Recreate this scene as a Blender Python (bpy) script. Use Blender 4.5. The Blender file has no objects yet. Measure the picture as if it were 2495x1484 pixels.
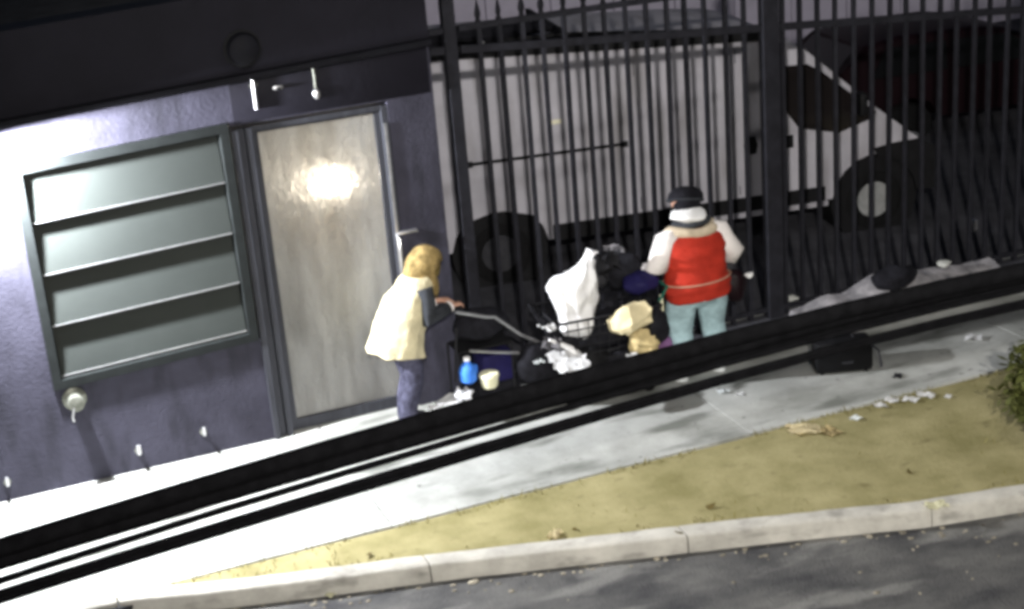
import bpy, bmesh, math, random
import numpy as np
from mathutils import Vector, Matrix, noise

random.seed(7)
S = bpy.context.scene
COL = S.collection
R_ = math.radians

# ------------------------------------------------------------------ camera, world, light, exposure
CAM = np.array([0.0, 0.0, 5.6])
PITCH, ROLL, YAW, FOC = R_(20), R_(-4.8), R_(20.5), 3.0


def _axes():
    f = np.array([math.sin(YAW) * math.cos(PITCH), math.cos(YAW) * math.cos(PITCH), -math.sin(PITCH)])
    r = np.cross(f, [0, 0, 1.0]); r /= np.linalg.norm(r); u = np.cross(r, f)
    return np.array([math.cos(ROLL) * r + math.sin(ROLL) * u, -math.sin(ROLL) * r + math.cos(ROLL) * u, f])


AX = _axes()
cam_d = bpy.data.cameras.new('camera')
cam_d.lens = 36 * FOC / 2; cam_d.sensor_width = 36
cam_d.clip_start = 0.1; cam_d.clip_end = 400
cam = bpy.data.objects.new('camera', cam_d); COL.objects.link(cam)
cam.matrix_world = Matrix(((AX[0][0], AX[1][0], -AX[2][0], CAM[0]), (AX[0][1], AX[1][1], -AX[2][1], CAM[1]),
                           (AX[0][2], AX[1][2], -AX[2][2], CAM[2]), (0, 0, 0, 1)))
S.camera = cam

W = bpy.data.worlds.new('World'); S.world = W; W.use_nodes = True
wn = W.node_tree
bg = wn.nodes['Background']
sky = wn.nodes.new('ShaderNodeTexSky'); sky.sky_type = 'NISHITA'; sky.sun_disc = False
sky.sun_elevation = R_(24); sky.sun_rotation = R_(205)
wn.links.new(sky.outputs[0], bg.inputs[0]); bg.inputs[1].default_value = 0.003

sun_d = bpy.data.lights.new('moon', 'SUN'); sun_d.energy = 0.012; sun_d.angle = R_(0.5); sun_d.color = (0.85, 0.9, 1)
sun = bpy.data.objects.new('moon', sun_d); COL.objects.link(sun); sun.rotation_euler = (R_(52), 0, R_(-25))

S.view_settings.view_transform = 'Standard'
S.view_settings.look = 'None'
S.view_settings.exposure = 2.0
S.view_settings.gamma = 1.0
S.view_settings.use_curve_mapping = False
S.cycles.use_denoising = True
S.cycles.filter_width = 3.8
S.cycles.max_bounces = 6
S.cycles.sample_clamp_indirect = 4.0

WALL_LAMP = 790.0       # watts of the flood lamp on the facade
STREET_LAMP = 3300.0    # watts of the street lamp behind the camera
ALLEY_LAMP = 200.0      # watts of the lamp over the middle of the alley


# ------------------------------------------------------------------ survey helpers: a picture point on a known plane of the place
def _ray(x, y):
    v = np.array([(x - 1247.5) / (FOC * 1247.5), -(y - 742.0) / (FOC * 1247.5), 1.0])
    return AX.T @ v


def at_y(x, y, Y):
    d = _ray(x, y); return Vector(CAM + d * (Y / d[1]))


def at_z(x, y, z=0.0):
    d = _ray(x, y); return Vector(CAM + d * ((z - CAM[2]) / d[2]))


# ------------------------------------------------------------------ materials
def mat(name, col, rough=0.7, metal=0.0, var=0.0, scale=4.0, bump=0.0, bscale=None, col2=None, spec=0.12, detail=6, trans=0.0, stretch=None):
    m = bpy.data.materials.new(name); m.use_nodes = True
    nt = m.node_tree; p = nt.nodes['Principled BSDF']
    p.inputs['Base Color'].default_value = (*col, 1); p.inputs['Roughness'].default_value = rough
    p.inputs['Metallic'].default_value = metal; p.inputs['Specular IOR Level'].default_value = spec
    p.inputs['Transmission Weight'].default_value = trans
    if var or col2 or bump:
        tc = nt.nodes.new('ShaderNodeTexCoord'); mp = nt.nodes.new('ShaderNodeMapping')
        nt.links.new(tc.outputs['Object'], mp.inputs[0])
        if stretch: mp.inputs['Scale'].default_value = stretch
    if var or col2:
        n = nt.nodes.new('ShaderNodeTexNoise'); n.inputs['Scale'].default_value = scale; n.inputs['Detail'].default_value = detail
        n.inputs['Roughness'].default_value = 0.65
        nt.links.new(mp.outputs[0], n.inputs[0])
        r = nt.nodes.new('ShaderNodeValToRGB')
        a = col2 if col2 else tuple(c * (1 - var) for c in col)
        b = col if col2 else tuple(min(1, c * (1 + var)) for c in col)
        r.color_ramp.elements[0].color = (*a, 1); r.color_ramp.elements[1].color = (*b, 1)
        r.color_ramp.elements[0].position = 0.35; r.color_ramp.elements[1].position = 0.65
        nt.links.new(n.outputs[0], r.inputs[0]); nt.links.new(r.outputs[0], p.inputs['Base Color'])
    if bump:
        n2 = nt.nodes.new('ShaderNodeTexNoise'); n2.inputs['Scale'].default_value = bscale or scale * 4; n2.inputs['Detail'].default_value = 6
        nt.links.new(mp.outputs[0], n2.inputs[0])
        b = nt.nodes.new('ShaderNodeBump'); b.inputs['Strength'].default_value = bump; b.inputs['Distance'].default_value = 0.02
        nt.links.new(n2.outputs[0], b.inputs['Height']); nt.links.new(b.outputs[0], p.inputs['Normal'])
    return m


def emit(name, col, s):
    m = bpy.data.materials.new(name); m.use_nodes = True
    p = m.node_tree.nodes['Principled BSDF']; p.inputs['Base Color'].default_value = (0.8, 0.8, 0.8, 1)
    p.inputs['Emission Color'].default_value = (*col, 1); p.inputs['Emission Strength'].default_value = s
    return m


M = dict(
    wall=mat('purple_grey_paint', (0.040, 0.039, 0.055), 0.75, var=0.22, scale=2.2, bump=0.25, bscale=30),
    trim=mat('dark_trim_paint', (0.008, 0.008, 0.011), 0.7, var=0.2, scale=6),
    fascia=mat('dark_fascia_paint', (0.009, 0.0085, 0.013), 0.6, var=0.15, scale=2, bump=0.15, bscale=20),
    roof=mat('tar_roof', (0.03, 0.03, 0.033), 0.9, var=0.3, scale=5, bump=0.3),
    wframe=mat('window_frame_paint', (0.012, 0.014, 0.014), 0.6, var=0.15, scale=8),
    dframe=mat('door_frame_metal', (0.05, 0.052, 0.062), 0.45, 0.2, var=0.2, scale=3, stretch=(6, 6, 0.5)),
    chrome=mat('bright_metal', (0.55, 0.55, 0.56), 0.3, 0.8, var=0.15, scale=12),
    concrete=mat('sidewalk_concrete', (0.45, 0.455, 0.43), 0.9, col2=(0.25, 0.255, 0.235), scale=1.1, bump=0.25, bscale=40, detail=10),
    kerb=mat('kerb_concrete', (0.39, 0.375, 0.335), 0.9, var=0.2, scale=3, bump=0.3, bscale=30),
    soil=mat('yellow_packed_dirt', (0.315, 0.28, 0.145), 0.95, col2=(0.19, 0.17, 0.075), scale=1.7, bump=0.35, bscale=35, detail=12),
    asphalt=mat('street_asphalt', (0.13, 0.127, 0.12), 0.8, col2=(0.045, 0.045, 0.047), scale=1.3, bump=0.8, bscale=45, detail=12, stretch=(1, 1.5, 1)),
    lot=mat('lot_asphalt', (0.05, 0.05, 0.058), 1.0, var=0.35, scale=1.2, bump=0.3),
    fence=mat('fence_iron', (0.014, 0.014, 0.018), 0.7, 0.0, var=0.25, scale=9),
    rear=mat('pale_siding', (0.48, 0.45, 0.55), 0.8, var=0.12, scale=1.2),
    van=mat('van_white_paint', (0.40, 0.39, 0.43), 0.5, var=0.12, scale=1.4),
    black=mat('black_plastic', (0.006, 0.006, 0.007), 0.7, var=0.3, scale=9, spec=0.2),
    rubber=mat('tyre_rubber', (0.006, 0.006, 0.0065), 0.9, var=0.2, scale=15, spec=0.15),
    dglass=mat('dark_vehicle_glass', (0.011, 0.009, 0.009), 0.12, spec=0.6),
    cglass=mat('black_car_glass', (0.004, 0.004, 0.005), 0.2, spec=0.3),
    rim=mat('wheel_rim', (0.45, 0.46, 0.46), 0.4, 0.5, var=0.2, scale=8),
    maroon=mat('maroon_paint', (0.008, 0.003, 0.0045), 0.5, var=0.2, scale=3),
    redlens=mat('tail_lens', (0.22, 0.02, 0.02), 0.25),
    silver=mat('silver_paint', (0.15, 0.155, 0.16), 0.4, 0.3, var=0.1, scale=3),
    skin=mat('skin', (0.42, 0.24, 0.17), 0.6, var=0.1, scale=8),
    coat=mat('cream_fleece', (0.56, 0.50, 0.33), 0.95, var=0.18, scale=7, bump=0.9, bscale=14),
    hood=mat('tan_hood', (0.25, 0.18, 0.075), 0.95, var=0.45, scale=12, bump=0.6, bscale=40),
    greycl=mat('grey_sleeve', (0.035, 0.038, 0.044), 0.9, var=0.3, scale=10, bump=0.3),
    gjean=mat('grey_blue_jeans', (0.055, 0.055, 0.085), 0.9, var=0.5, scale=9, bump=0.9, bscale=16),
    ljean=mat('pale_teal_jeans', (0.30, 0.42, 0.45), 0.9, var=0.3, scale=7, bump=0.8, bscale=16),
    red=mat('red_quilt', (0.36, 0.028, 0.016), 0.75, var=0.22, scale=5, bump=0.9, bscale=11),
    shirt=mat('white_cotton', (0.72, 0.68, 0.66), 0.9, var=0.08, scale=8, bump=0.3),
    scarf=mat('beige_scarf', (0.50, 0.42, 0.31), 0.95, var=0.2, scale=14, bump=0.5),
    white=mat('white_cloth', (0.80, 0.80, 0.80), 0.8, var=0.06, scale=8, bump=0.3),
    shoe=mat('shoe_leather', (0.80, 0.83, 0.83), 0.6, var=0.15, scale=12),
    dshoe=mat('dark_shoe', (0.04, 0.04, 0.05), 0.6),
    bag=mat('white_polythene', (0.82, 0.82, 0.83), 0.4, var=0.04, scale=7, bump=0.25, bscale=12),
    paper=mat('cream_paper', (0.62, 0.54, 0.34), 0.85, var=0.12, scale=6, bump=0.3),
    kraft=mat('tan_paper', (0.46, 0.37, 0.19), 0.9, var=0.3, scale=8, bump=0.3),
    dark=mat('dark_fabric', (0.010, 0.010, 0.013), 0.9, var=0.4, scale=9, bump=0.5),
    navy=mat('navy_plastic', (0.014, 0.012, 0.06), 0.6, var=0.2, scale=6),
    blue=mat('blue_plastic', (0.06, 0.22, 0.75), 0.35, var=0.2, scale=12),
    green=mat('dark_green_plastic', (0.02, 0.10, 0.07), 0.4),
    cream=mat('cream_plastic', (0.70, 0.68, 0.48), 0.5, var=0.05),
    purple=mat('purple_fabric', (0.16, 0.08, 0.18), 0.9, var=0.3, scale=10),
    wire=mat('cart_wire', (0.022, 0.022, 0.025), 0.5, 0.3),
    tarp=mat('patchy_grey_sheet', (0.34, 0.325, 0.335), 0.8, col2=(0.09, 0.09, 0.10), scale=4, bump=0.5, bscale=18),
    cable=mat('cable_sheath', (0.004, 0.004, 0.0045), 1.0, var=0.3, scale=20, spec=0.03),
    leaf=mat('shrub_leaf', (0.055, 0.06, 0.016), 0.7, var=0.4, scale=6),
    bark=mat('shrub_bark', (0.06, 0.04, 0.025), 0.9, var=0.3, scale=20),
    weed=mat('dry_weed', (0.16, 0.14, 0.05), 0.95, var=0.3, scale=3),
    grit=mat('gutter_grit', (0.20, 0.18, 0.14), 0.95, var=0.6, scale=6),
    dead=mat('dead_leaf', (0.10, 0.075, 0.025), 0.9, var=0.3, scale=20),
    brass=mat('aged_brass', (0.16, 0.165, 0.14), 0.4, 0.5, var=0.3, scale=20),
    room=mat('beige_room_paint', (0.36, 0.355, 0.34), 0.9, var=0.1, scale=3),
    hubd=mat('grey_bin_plastic', (0.035, 0.035, 0.04), 0.6, var=0.2, scale=8),
    amber=mat('marker_lens', (0.75, 0.72, 0.55), 0.3),
    bulb=emit('warm_bulb', (1.0, 0.90, 0.74), 40.0),
    lamp=emit('lamp_lens', (0.92, 0.95, 1.0), 30.0),
)


def glass_mix(name, diff, tint, rough, fac, var=0.0):
    m = bpy.data.materials.new(name); m.use_nodes = True; nt = m.node_tree
    nt.nodes.remove(nt.nodes['Principled BSDF']); out = nt.nodes['Material Output']
    p = nt.nodes.new('ShaderNodeBsdfPrincipled'); p.inputs['Base Color'].default_value = (*diff, 1); p.inputs['Roughness'].default_value = 0.35
    g = nt.nodes.new('ShaderNodeBsdfRefraction'); g.inputs['Color'].default_value = (*tint, 1); g.inputs['Roughness'].default_value = rough; g.inputs['IOR'].default_value = 1.30
    mx = nt.nodes.new('ShaderNodeMixShader'); mx.inputs[0].default_value = fac
    tc = nt.nodes.new('ShaderNodeTexCoord'); n = nt.nodes.new('ShaderNodeTexNoise'); n.inputs['Scale'].default_value = 3.0
    mp = nt.nodes.new('ShaderNodeMapping'); mp.inputs['Scale'].default_value = (2.5, 1, 0.6)
    nt.links.new(tc.outputs['Object'], mp.inputs[0]); nt.links.new(mp.outputs[0], n.inputs[0])
    cr = nt.nodes.new('ShaderNodeValToRGB')
    cr.color_ramp.elements[0].color = (*[c * (1 - var) for c in diff], 1); cr.color_ramp.elements[1].color = (*[c * (1 + var) for c in diff], 1)
    cr.color_ramp.elements[0].position = 0.35; cr.color_ramp.elements[1].position = 0.65
    nt.links.new(n.outputs[0], cr.inputs[0]); nt.links.new(cr.outputs[0], p.inputs['Base Color'])
    n2 = nt.nodes.new('ShaderNodeTexNoise'); n2.inputs['Scale'].default_value = 7.0; n2.inputs['Detail'].default_value = 5
    mp2 = nt.nodes.new('ShaderNodeMapping'); mp2.inputs['Scale'].default_value = (1.6, 1, 0.8); nt.links.new(tc.outputs['Object'], mp2.inputs[0]); nt.links.new(mp2.outputs[0], n2.inputs[0])
    bp = nt.nodes.new('ShaderNodeBump'); bp.inputs['Strength'].default_value = 0.9; bp.inputs['Distance'].default_value = 0.16; nt.links.new(n2.outputs[0], bp.inputs['Height']); nt.links.new(bp.outputs[0], g.inputs['Normal'])
    nt.links.new(p.outputs[0], mx.inputs[1]); nt.links.new(g.outputs[0], mx.inputs[2]); nt.links.new(mx.outputs[0], out.inputs[0])
    return m


def stain(m, col, scale, stretch, lo, hi, fac):
    nt = m.node_tree; p = nt.nodes['Principled BSDF']; src = p.inputs['Base Color'].links[0].from_socket
    tc = nt.nodes.new('ShaderNodeTexCoord'); mp = nt.nodes.new('ShaderNodeMapping'); mp.inputs['Scale'].default_value = stretch; mp.inputs['Location'].default_value = (3.7, 1.3, 0)
    n = nt.nodes.new('ShaderNodeTexNoise'); n.inputs['Scale'].default_value = scale; n.inputs['Detail'].default_value = 8
    r = nt.nodes.new('ShaderNodeValToRGB'); r.color_ramp.elements[0].position = lo; r.color_ramp.elements[1].position = hi
    r.color_ramp.elements[0].color = (0, 0, 0, 1); r.color_ramp.elements[1].color = (fac, fac, fac, 1)
    mx = nt.nodes.new('ShaderNodeMix'); mx.data_type = 'RGBA'
    nt.links.new(tc.outputs['Object'], mp.inputs[0]); nt.links.new(mp.outputs[0], n.inputs[0]); nt.links.new(n.outputs[0], r.inputs[0])
    nt.links.new(r.outputs[0], mx.inputs[0]); nt.links.new(src, mx.inputs[6]); mx.inputs[7].default_value = (*col, 1); nt.links.new(mx.outputs[2], p.inputs['Base Color'])


stain(M['concrete'], (0.10, 0.105, 0.09), 1.5, (0.7, 2.2, 1), 0.54, 0.68, 0.75)
stain(M['concrete'], (0.06, 0.055, 0.05), 9.0, (1, 1, 1), 0.66, 0.72, 0.8)
stain(M['soil'], (0.12, 0.10, 0.045), 5.0, (1, 1.5, 1), 0.60, 0.75, 0.6)
stain(M['kerb'], (0.13, 0.125, 0.11), 3.0, (1, 1, 2.5), 0.55, 0.7, 0.7)
stain(M['asphalt'], (0.22, 0.215, 0.20), 1.1, (0.8, 2.0, 1), 0.56, 0.64, 0.6)
stain(M['van'], (0.20, 0.19, 0.19), 1.6, (2.5, 1, 0.5), 0.50, 0.72, 0.7)
stain(M['wall'], (0.02, 0.02, 0.026), 2.6, (2.2, 1, 0.6), 0.52, 0.7, 0.7)
M['doorglass'] = glass_mix('frosted_door_glass', (0.30, 0.305, 0.305), (0.95, 0.93, 0.9), 0.42, 0.45, 0.25)
M['louver'] = mat('louvre_glass', (0.030, 0.034, 0.032), 0.18, var=0.05, scale=2, spec=0.45)


# ------------------------------------------------------------------ mesh helpers
class MB:
    def __init__(s): s.bm = bmesh.new()

    def box(s, c, d, rot=None, bev=0.0):
        r = bmesh.ops.create_cube(s.bm, size=1.0)
        vs = r['verts']
        mt = Matrix.Translation(Vector(c)) @ (rot.to_4x4() if rot else Matrix.Identity(4)) @ Matrix.Diagonal((d[0], d[1], d[2], 1))
        bmesh.ops.transform(s.bm, matrix=mt, verts=vs)
        if bev:
            es = list({e for v in vs for e in v.link_edges})
            bmesh.ops.bevel(s.bm, geom=es, offset=bev, segments=2, affect='EDGES', profile=0.5)
        return s

    def tube(s, pts, rad, n=8, cap=True):
        pts = [Vector(p) for p in pts]
        k = len(pts)
        rad = [rad] * k if not hasattr(rad, '__len__') else rad
        rings = []; up = None
        for i, p in enumerate(pts):
            t = (pts[min(i + 1, k - 1)] - pts[max(i - 1, 0)]).normalized()
            if up is None:
                up = Vector((0, 0, 1)) if abs(t.z) < 0.9 else Vector((0, 1, 0))
            a = (up - t * up.dot(t)).normalized(); b = t.cross(a); up = a
            rr = rad[i]; ra, rb = rr if hasattr(rr, '__len__') else (rr, rr)
            rings.append([s.bm.verts.new(p + a * math.cos(2 * math.pi * j / n) * ra + b * math.sin(2 * math.pi * j / n) * rb) for j in range(n)])
        s._skin(rings, cap); return s

    def loop(s, pts, rad, n=10):
        pts = [Vector(p) for p in pts]; k = len(pts); c = sum(pts, Vector()) / k; rings = []
        for i, p in enumerate(pts):
            t = (pts[(i + 1) % k] - pts[i - 1]).normalized(); a = (p - c); a = (a - t * a.dot(t)).normalized(); b = t.cross(a)
            rings.append([s.bm.verts.new(p + a * math.cos(2 * math.pi * j / n) * rad + b * math.sin(2 * math.pi * j / n) * rad) for j in range(n)])
        s._skin(rings + [rings[0]], False); return s

    def loft(s, rings_in, n=20, cap=True):
        """rings of (center, rx, ry) lying in horizontal planes"""
        rings = []
        for c, rx, ry in rings_in:
            rings.append([s.bm.verts.new(Vector(c) + Vector((math.cos(2 * math.pi * j / n) * rx, math.sin(2 * math.pi * j / n) * ry, 0))) for j in range(n)])
        s._skin(rings, cap); return s

    def _skin(s, rings, cap):
        n = len(rings[0])
        for a, b in zip(rings, rings[1:]):
            for j in range(n):
                s.bm.faces.new((a[j], a[(j + 1) % n], b[(j + 1) % n], b[j]))
        if cap:
            s.bm.faces.new(rings[0][::-1]); s.bm.faces.new(rings[-1])

    def ball(s, c, r, seg=14, ring=9, rot=None):
        r = r if hasattr(r, '__len__') else (r, r, r)
        q = bmesh.ops.create_uvsphere(s.bm, u_segments=seg, v_segments=ring, radius=1.0)
        mt = Matrix.Translation(Vector(c)) @ (rot.to_4x4() if rot else Matrix.Identity(4)) @ Matrix.Diagonal((*r, 1))
        bmesh.ops.transform(s.bm, matrix=mt, verts=q['verts']); return s

    def lathe(s, c, prof, n=16, axis='Z'):
        """profile of (radius, height) about an axis through c"""
        rings = []
        for r, h in prof:
            ring = []
            for j in range(n):
                a = 2 * math.pi * j / n; x, y = r * math.cos(a), r * math.sin(a)
                v = {'Z': (x, y, h), 'Y': (x, h, y), 'X': (h, x, y)}[axis]
                ring.append(s.bm.verts.new(Vector(c) + Vector(v)))
            rings.append(ring)
        s._skin(rings, True); return s

    def prism(s, poly, d0, d1, plane='XZ'):
        """polygon in a plane, extruded from d0 to d1 along the third axis"""
        def P(a, b, d): return {'XZ': (a, d, b), 'XY': (a, b, d), 'YZ': (d, a, b)}[plane]
        A = [s.bm.verts.new(P(a, b, d0)) for a, b in poly]; B = [s.bm.verts.new(P(a, b, d1)) for a, b in poly]
        k = len(poly)
        s.bm.faces.new(A); s.bm.faces.new(B[::-1])
        for i in range(k): s.bm.faces.new((A[i], B[i], B[(i + 1) % k], A[(i + 1) % k]))
        return s

    def jitter(s, amp, sc, seed=0):
        for v in s.bm.verts:
            v.co += noise.noise_vector(v.co * sc + Vector((seed * 7.1, seed * 3.3, 0))) * amp
        return s

    def warp(s, f):
        for v in s.bm.verts: v.co = f(v.co)
        return s

    def mesh(s, name, m, smooth=True, ang=40):
        bmesh.ops.recalc_face_normals(s.bm, faces=s.bm.faces)
        me = bpy.data.meshes.new(name); s.bm.to_mesh(me); s.bm.free()
        if m: me.materials.append(m)
        if smooth:
            me.polygons.foreach_set('use_smooth', [True] * len(me.polygons))
            try: me.set_sharp_from_angle(angle=R_(ang))
            except Exception: pass
        return me

    def build(s, name, m, parent=None, smooth=True, ang=40):
        return link(name, s.mesh(name, m, smooth, ang), parent)


def link(name, me, parent=None):
    o = bpy.data.objects.new(name, me); COL.objects.link(o)
    if parent: o.parent = parent
    return o


def tag(o, label, cat, group=None):
    o['label'] = label; o['category'] = cat
    if group: o['group'] = group
    return o


def thing(name, label, cat, loc=(0, 0, 0), rz=0.0, group=None):
    o = bpy.data.objects.new(name, None); COL.objects.link(o); o.location = loc; o.rotation_euler = (0, 0, rz)
    o.empty_display_size = 0.2
    return tag(o, label, cat, group)


def structure(o): o['kind'] = 'structure'; return o


def fuse(parts, voxel, name, m, parent, smooth_it=4):
    """join several closed meshes into one continuous skin"""
    tmp = parts.mesh('tmp', None)
    o = bpy.data.objects.new('tmp', tmp); COL.objects.link(o)
    r = o.modifiers.new('r', 'REMESH'); r.mode = 'VOXEL'; r.voxel_size = voxel
    sm = o.modifiers.new('s', 'SMOOTH'); sm.iterations = smooth_it; sm.factor = 0.5
    dg = bpy.context.evaluated_depsgraph_get()
    me = bpy.data.meshes.new_from_object(o.evaluated_get(dg)); me.name = name
    bpy.data.objects.remove(o); bpy.data.meshes.remove(tmp)
    me.materials.clear(); me.materials.append(m)
    me.polygons.foreach_set('use_smooth', [True] * len(me.polygons))
    return link(name, me, parent)


YW = 12.4      # face of the facade and line of the fence
# ------------------------------------------------------------------ ground
structure(MB().box((0, 40, -0.20), (400, 400, 0.05)).build('ground', M['asphalt']))
structure(MB().prism([(-30, 12.7), (60, 12.7), (60, 60), (-30, 60)], -0.17, -0.02, 'XY').build('parking_lot', M['lot']))
g = MB()
g.prism([(-30, -12), (40, -12), (40, 10.6), (-30, 10.6)], -0.17, -0.13, 'XY')
structure(g.build('street', M['asphalt']))

# kerb: a line of stones that swings out from the pavement
KF = [(-8, 11.3), (-2.5, 10.9), (0.6, 10.22), (1.3, 9.98), (2.05, 9.76), (2.77, 9.57), (3.9, 9.22), (4.95, 8.90), (5.7, 8.66), (6.3, 8.45), (7.15, 8.27), (8.3, 8.02), (10, 7.7), (14, 7.1)]
KF = [(x, min(y, 10.27)) for x, y in KF]
kerb = bpy.data.objects.new('kerb', None); COL.objects.link(kerb); structure(kerb)
cuts = [-8, -2.5, 0.6, 2.77, 4.6, 6.35, 8.3, 10.2, 14]
kx, ky = [p[0] for p in KF], [p[1] for p in KF]
for a, b in zip(cuts, cuts[1:]):
    xs = [a + 0.006] + [x for x in np.arange(a + 0.12, b - 0.06, 0.12)] + [b - 0.006]
    mb = MB(); rings = []
    for x in xs:
        y = float(np.interp(x, kx, ky)); w = 0.17
        prof = [(y, -0.16), (y + 0.012, -0.01), (y + 0.03, 0.012), (y + w, 0.014), (y + w, -0.16)]
        rings.append([mb.bm.verts.new((x, p + 0.010 * noise.noise(Vector((x * 5, 3, q * 20))), q + 0.006 * noise.noise(Vector((x * 4, p * 9, q))))) for p, q in prof])
    mb._skin(rings, True); mb.build('kerb_stone', M['kerb'], kerb, ang=60)

# planting strip between pavement and kerb
mb = MB(); rings = []
for x in np.arange(-2.4, 14, 0.22):
    y0 = float(np.interp(x, kx, ky)) + 0.165; y1 = 10.30
    y0 = min(y0, y1 - 0.004)
    rings.append([mb.bm.verts.new((x, y0 + (y1 - y0) * t, 0.001 + 0.012 * noise.noise(Vector((x * 1.7, (y0 + (y1 - y0) * t) * 1.7, 1.0))) - 0.012 * (t > 0.97) )) for t in np.linspace(0, 1, 9)])
for a, b in zip(rings, rings[1:]):
    for j in range(8): mb.bm.faces.new((a[j], a[j + 1], b[j + 1], b[j]))
structure(mb.build('planting_strip', M['soil']))

# pavement slabs, two rows
walk = bpy.data.objects.new('sidewalk', None); COL.objects.link(walk); structure(walk)
base = MB().box((3, 11.5, -0.09), (24, 2.6, 0.12)).build('slab_bed', M['roof'], walk)
xs = [-9, -3.5, -0.3, 2.72, 5.9, 9.1, 12.3, 15]
for row, (y0, y1) in enumerate(((11.36, 12.72), (10.31, 11.36))):
    for i, (a, b) in enumerate(zip(xs, xs[1:])):
        e = 0.004
        dz = random.uniform(-0.003, 0.003)
        mb = MB().box(((a + b) / 2, (y0 + y1) / 2, -0.02 + dz), (b - a - 2 * e, y1 - y0 - 2 * e, 0.05), bev=0.006)
        mb.build('paving_slab', M['concrete'], walk, smooth=False)

# ------------------------------------------------------------------ the building
def shear(v):
    k = v.x if v.z >= 3.0 else min(v.x, 2.4)
    return Vector((v.x, v.y, v.z + 0.04 * (k - 1.45) * min(1.0, max(0.0, v.z / 0.8))))


bld = thing('storefront_building', 'purple grey storefront with louvred window and tall frosted glass door', 'building', (0, 0, 0))
XR = 4.08
WX0, WX1, WZ0, WZ1 = 0.54, 2.28, 0.93, 2.84
DX0, DX1, DZ1 = 2.30, 3.66, 2.80
T = 0.26
mb = MB()


def wb(x0, x1, z0, z1, d=T, y=YW): mb.box(((x0 + x1) / 2, y + d / 2, (z0 + z1) / 2), (x1 - x0, d, z1 - z0))


wb(-9, WX0, -0.15, 3.2); wb(WX0, DX0, -0.15, WZ0); wb(WX0, DX0, WZ1, 3.2); wb(DX0, DX1, DZ1, 3.2); wb(DX1, XR, -0.15, 3.2)
wb(DX0, DX1, -0.15, -0.005)
mb.warp(shear).build('wall', M['wall'], bld, smooth=False)
mb = MB(); mb.box(((-9 + XR) / 2, YW + T / 2 + 0.03, 3.55), (XR + 9, T + 0.10, 0.66)); mb.warp(shear).build('fascia', M['fascia'], bld, smooth=False)
mb = MB(); mb.box(((-9 + XR) / 2, YW + 0.02, 3.185), (XR + 9, 0.22, 0.055), bev=0.008); mb.warp(shear).build('drip_edge', M['trim'], bld)
mb = MB(); mb.box(((-9 + XR) / 2, 17.0, 3.83), (XR + 9, 8.7, 0.06)); mb.warp(shear).build('roof', M['roof'], bld, smooth=False)
mb = MB(); mb.box((XR - 0.1, 17.0, 1.8), (0.2, 8.6, 3.9)); mb.box((-2.5, 21.3, 1.8), (13, 0.2, 3.9)); mb.build('rear_wall', M['wall'], bld, smooth=False)

mb = MB(); mb.box((3.19, YW - 0.008, 2.98), (1.72, 0.03, 0.32), bev=0.004); mb.warp(shear).build('dark_upper_band', M['fascia'], bld)  # added near-black band that darkens the wall above the door
# window with four glass louvres
fr = MB(); e = 0.075
fr.box(((WX0 + WX1) / 2, YW + 0.03, WZ1 - e / 2), (WX1 - WX0, 0.14, e)); fr.box(((WX0 + WX1) / 2, YW + 0.03, WZ0 + e / 2), (WX1 - WX0, 0.14, e))
for x in (WX0 + e / 2, WX1 - e / 2): fr.box((x, YW + 0.03, (WZ0 + WZ1) / 2), (e, 0.137, WZ1 - WZ0 - 2 * e))
win = fr.warp(shear).build('window', M['wframe'], bld, smooth=False)
mb = MB().box(((WX0 + WX1) / 2, YW + 0.16, (WZ0 + WZ1) / 2), (WX1 - WX0 - 0.12, 0.02, WZ1 - WZ0 - 0.12)); mb.warp(shear).build('back_panel', M['black'], win)
ph = (WZ1 - WZ0 - 2 * e) / 4
for i in range(4):
    zt = WZ1 - e - i * ph
    x0, x1 = WX0 + e + 0.012, WX1 - e - 0.012
    mb = MB().prism([(YW + 0.075, zt - 0.012), (YW + 0.004, zt - ph + 0.012), (YW + 0.016, zt - ph + 0.006), (YW + 0.087, zt - 0.016)], x0, x1, 'YZ')
    mb.warp(shear).build('glass_louvre', M['louver'], win, smooth=False)
    mb = MB().box(((x0 + x1) / 2, YW + 0.001, zt - ph + 0.022), (x1 - x0, 0.008, 0.009)); mb.warp(shear).build('louvre_edge', M['chrome'], win)

# door
jm = MB()
for x, w, d in ((2.325, 0.05, 0.09), (2.385, 0.05, 0.05), (2.445, 0.05, 0.075)): jm.box((x, YW + 0.12 - d / 2, DZ1 / 2), (w, 0.12 + d, DZ1))
jm.box((3.63, YW + 0.09, DZ1 / 2), (0.055, 0.16, DZ1)); jm.box(((2.472 + 3.602) / 2, YW + 0.10, DZ1 - 0.02), (1.126, 0.14, 0.04))
door_frame = jm.build('door_frame', M['dframe'], bld, smooth=False)
dl = MB(); DY = YW + 0.10
dl.box((2.505, DY, 1.38), (0.06, 0.05, 2.74)); dl.box((3.575, DY, 1.38), (0.045, 0.05, 2.74)); dl.box((3.044, DY, 0.06), (1.015, 0.05, 0.10)); dl.box((3.044, DY, 2.742), (1.015, 0.05, 0.02))
door = dl.build('door', M['dframe'], bld, smooth=False)
MB().box((3.044, DY + 0.006, 1.42), (1.012, 0.010, 2.615)).build('frosted_pane', M['doorglass'], door, smooth=False)
MB().box((3.62, YW - 0.004, 1.55), (0.022, 0.02, 2.2)).build('edge_strip', M['chrome'], door_frame)
MB().tube([(3.61, YW - 0.02, 1.20), (3.615, YW - 0.06, 1.25), (3.615, YW - 0.06, 1.62), (3.61, YW - 0.02, 1.66)], 0.014, 8).build('pull_handle', M['chrome'], door)
MB().box((3.715, YW - 0.02, 1.665), (0.17, 0.05, 0.022), bev=0.004).build('door_closer_arm', M['chrome'], door_frame)
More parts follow.
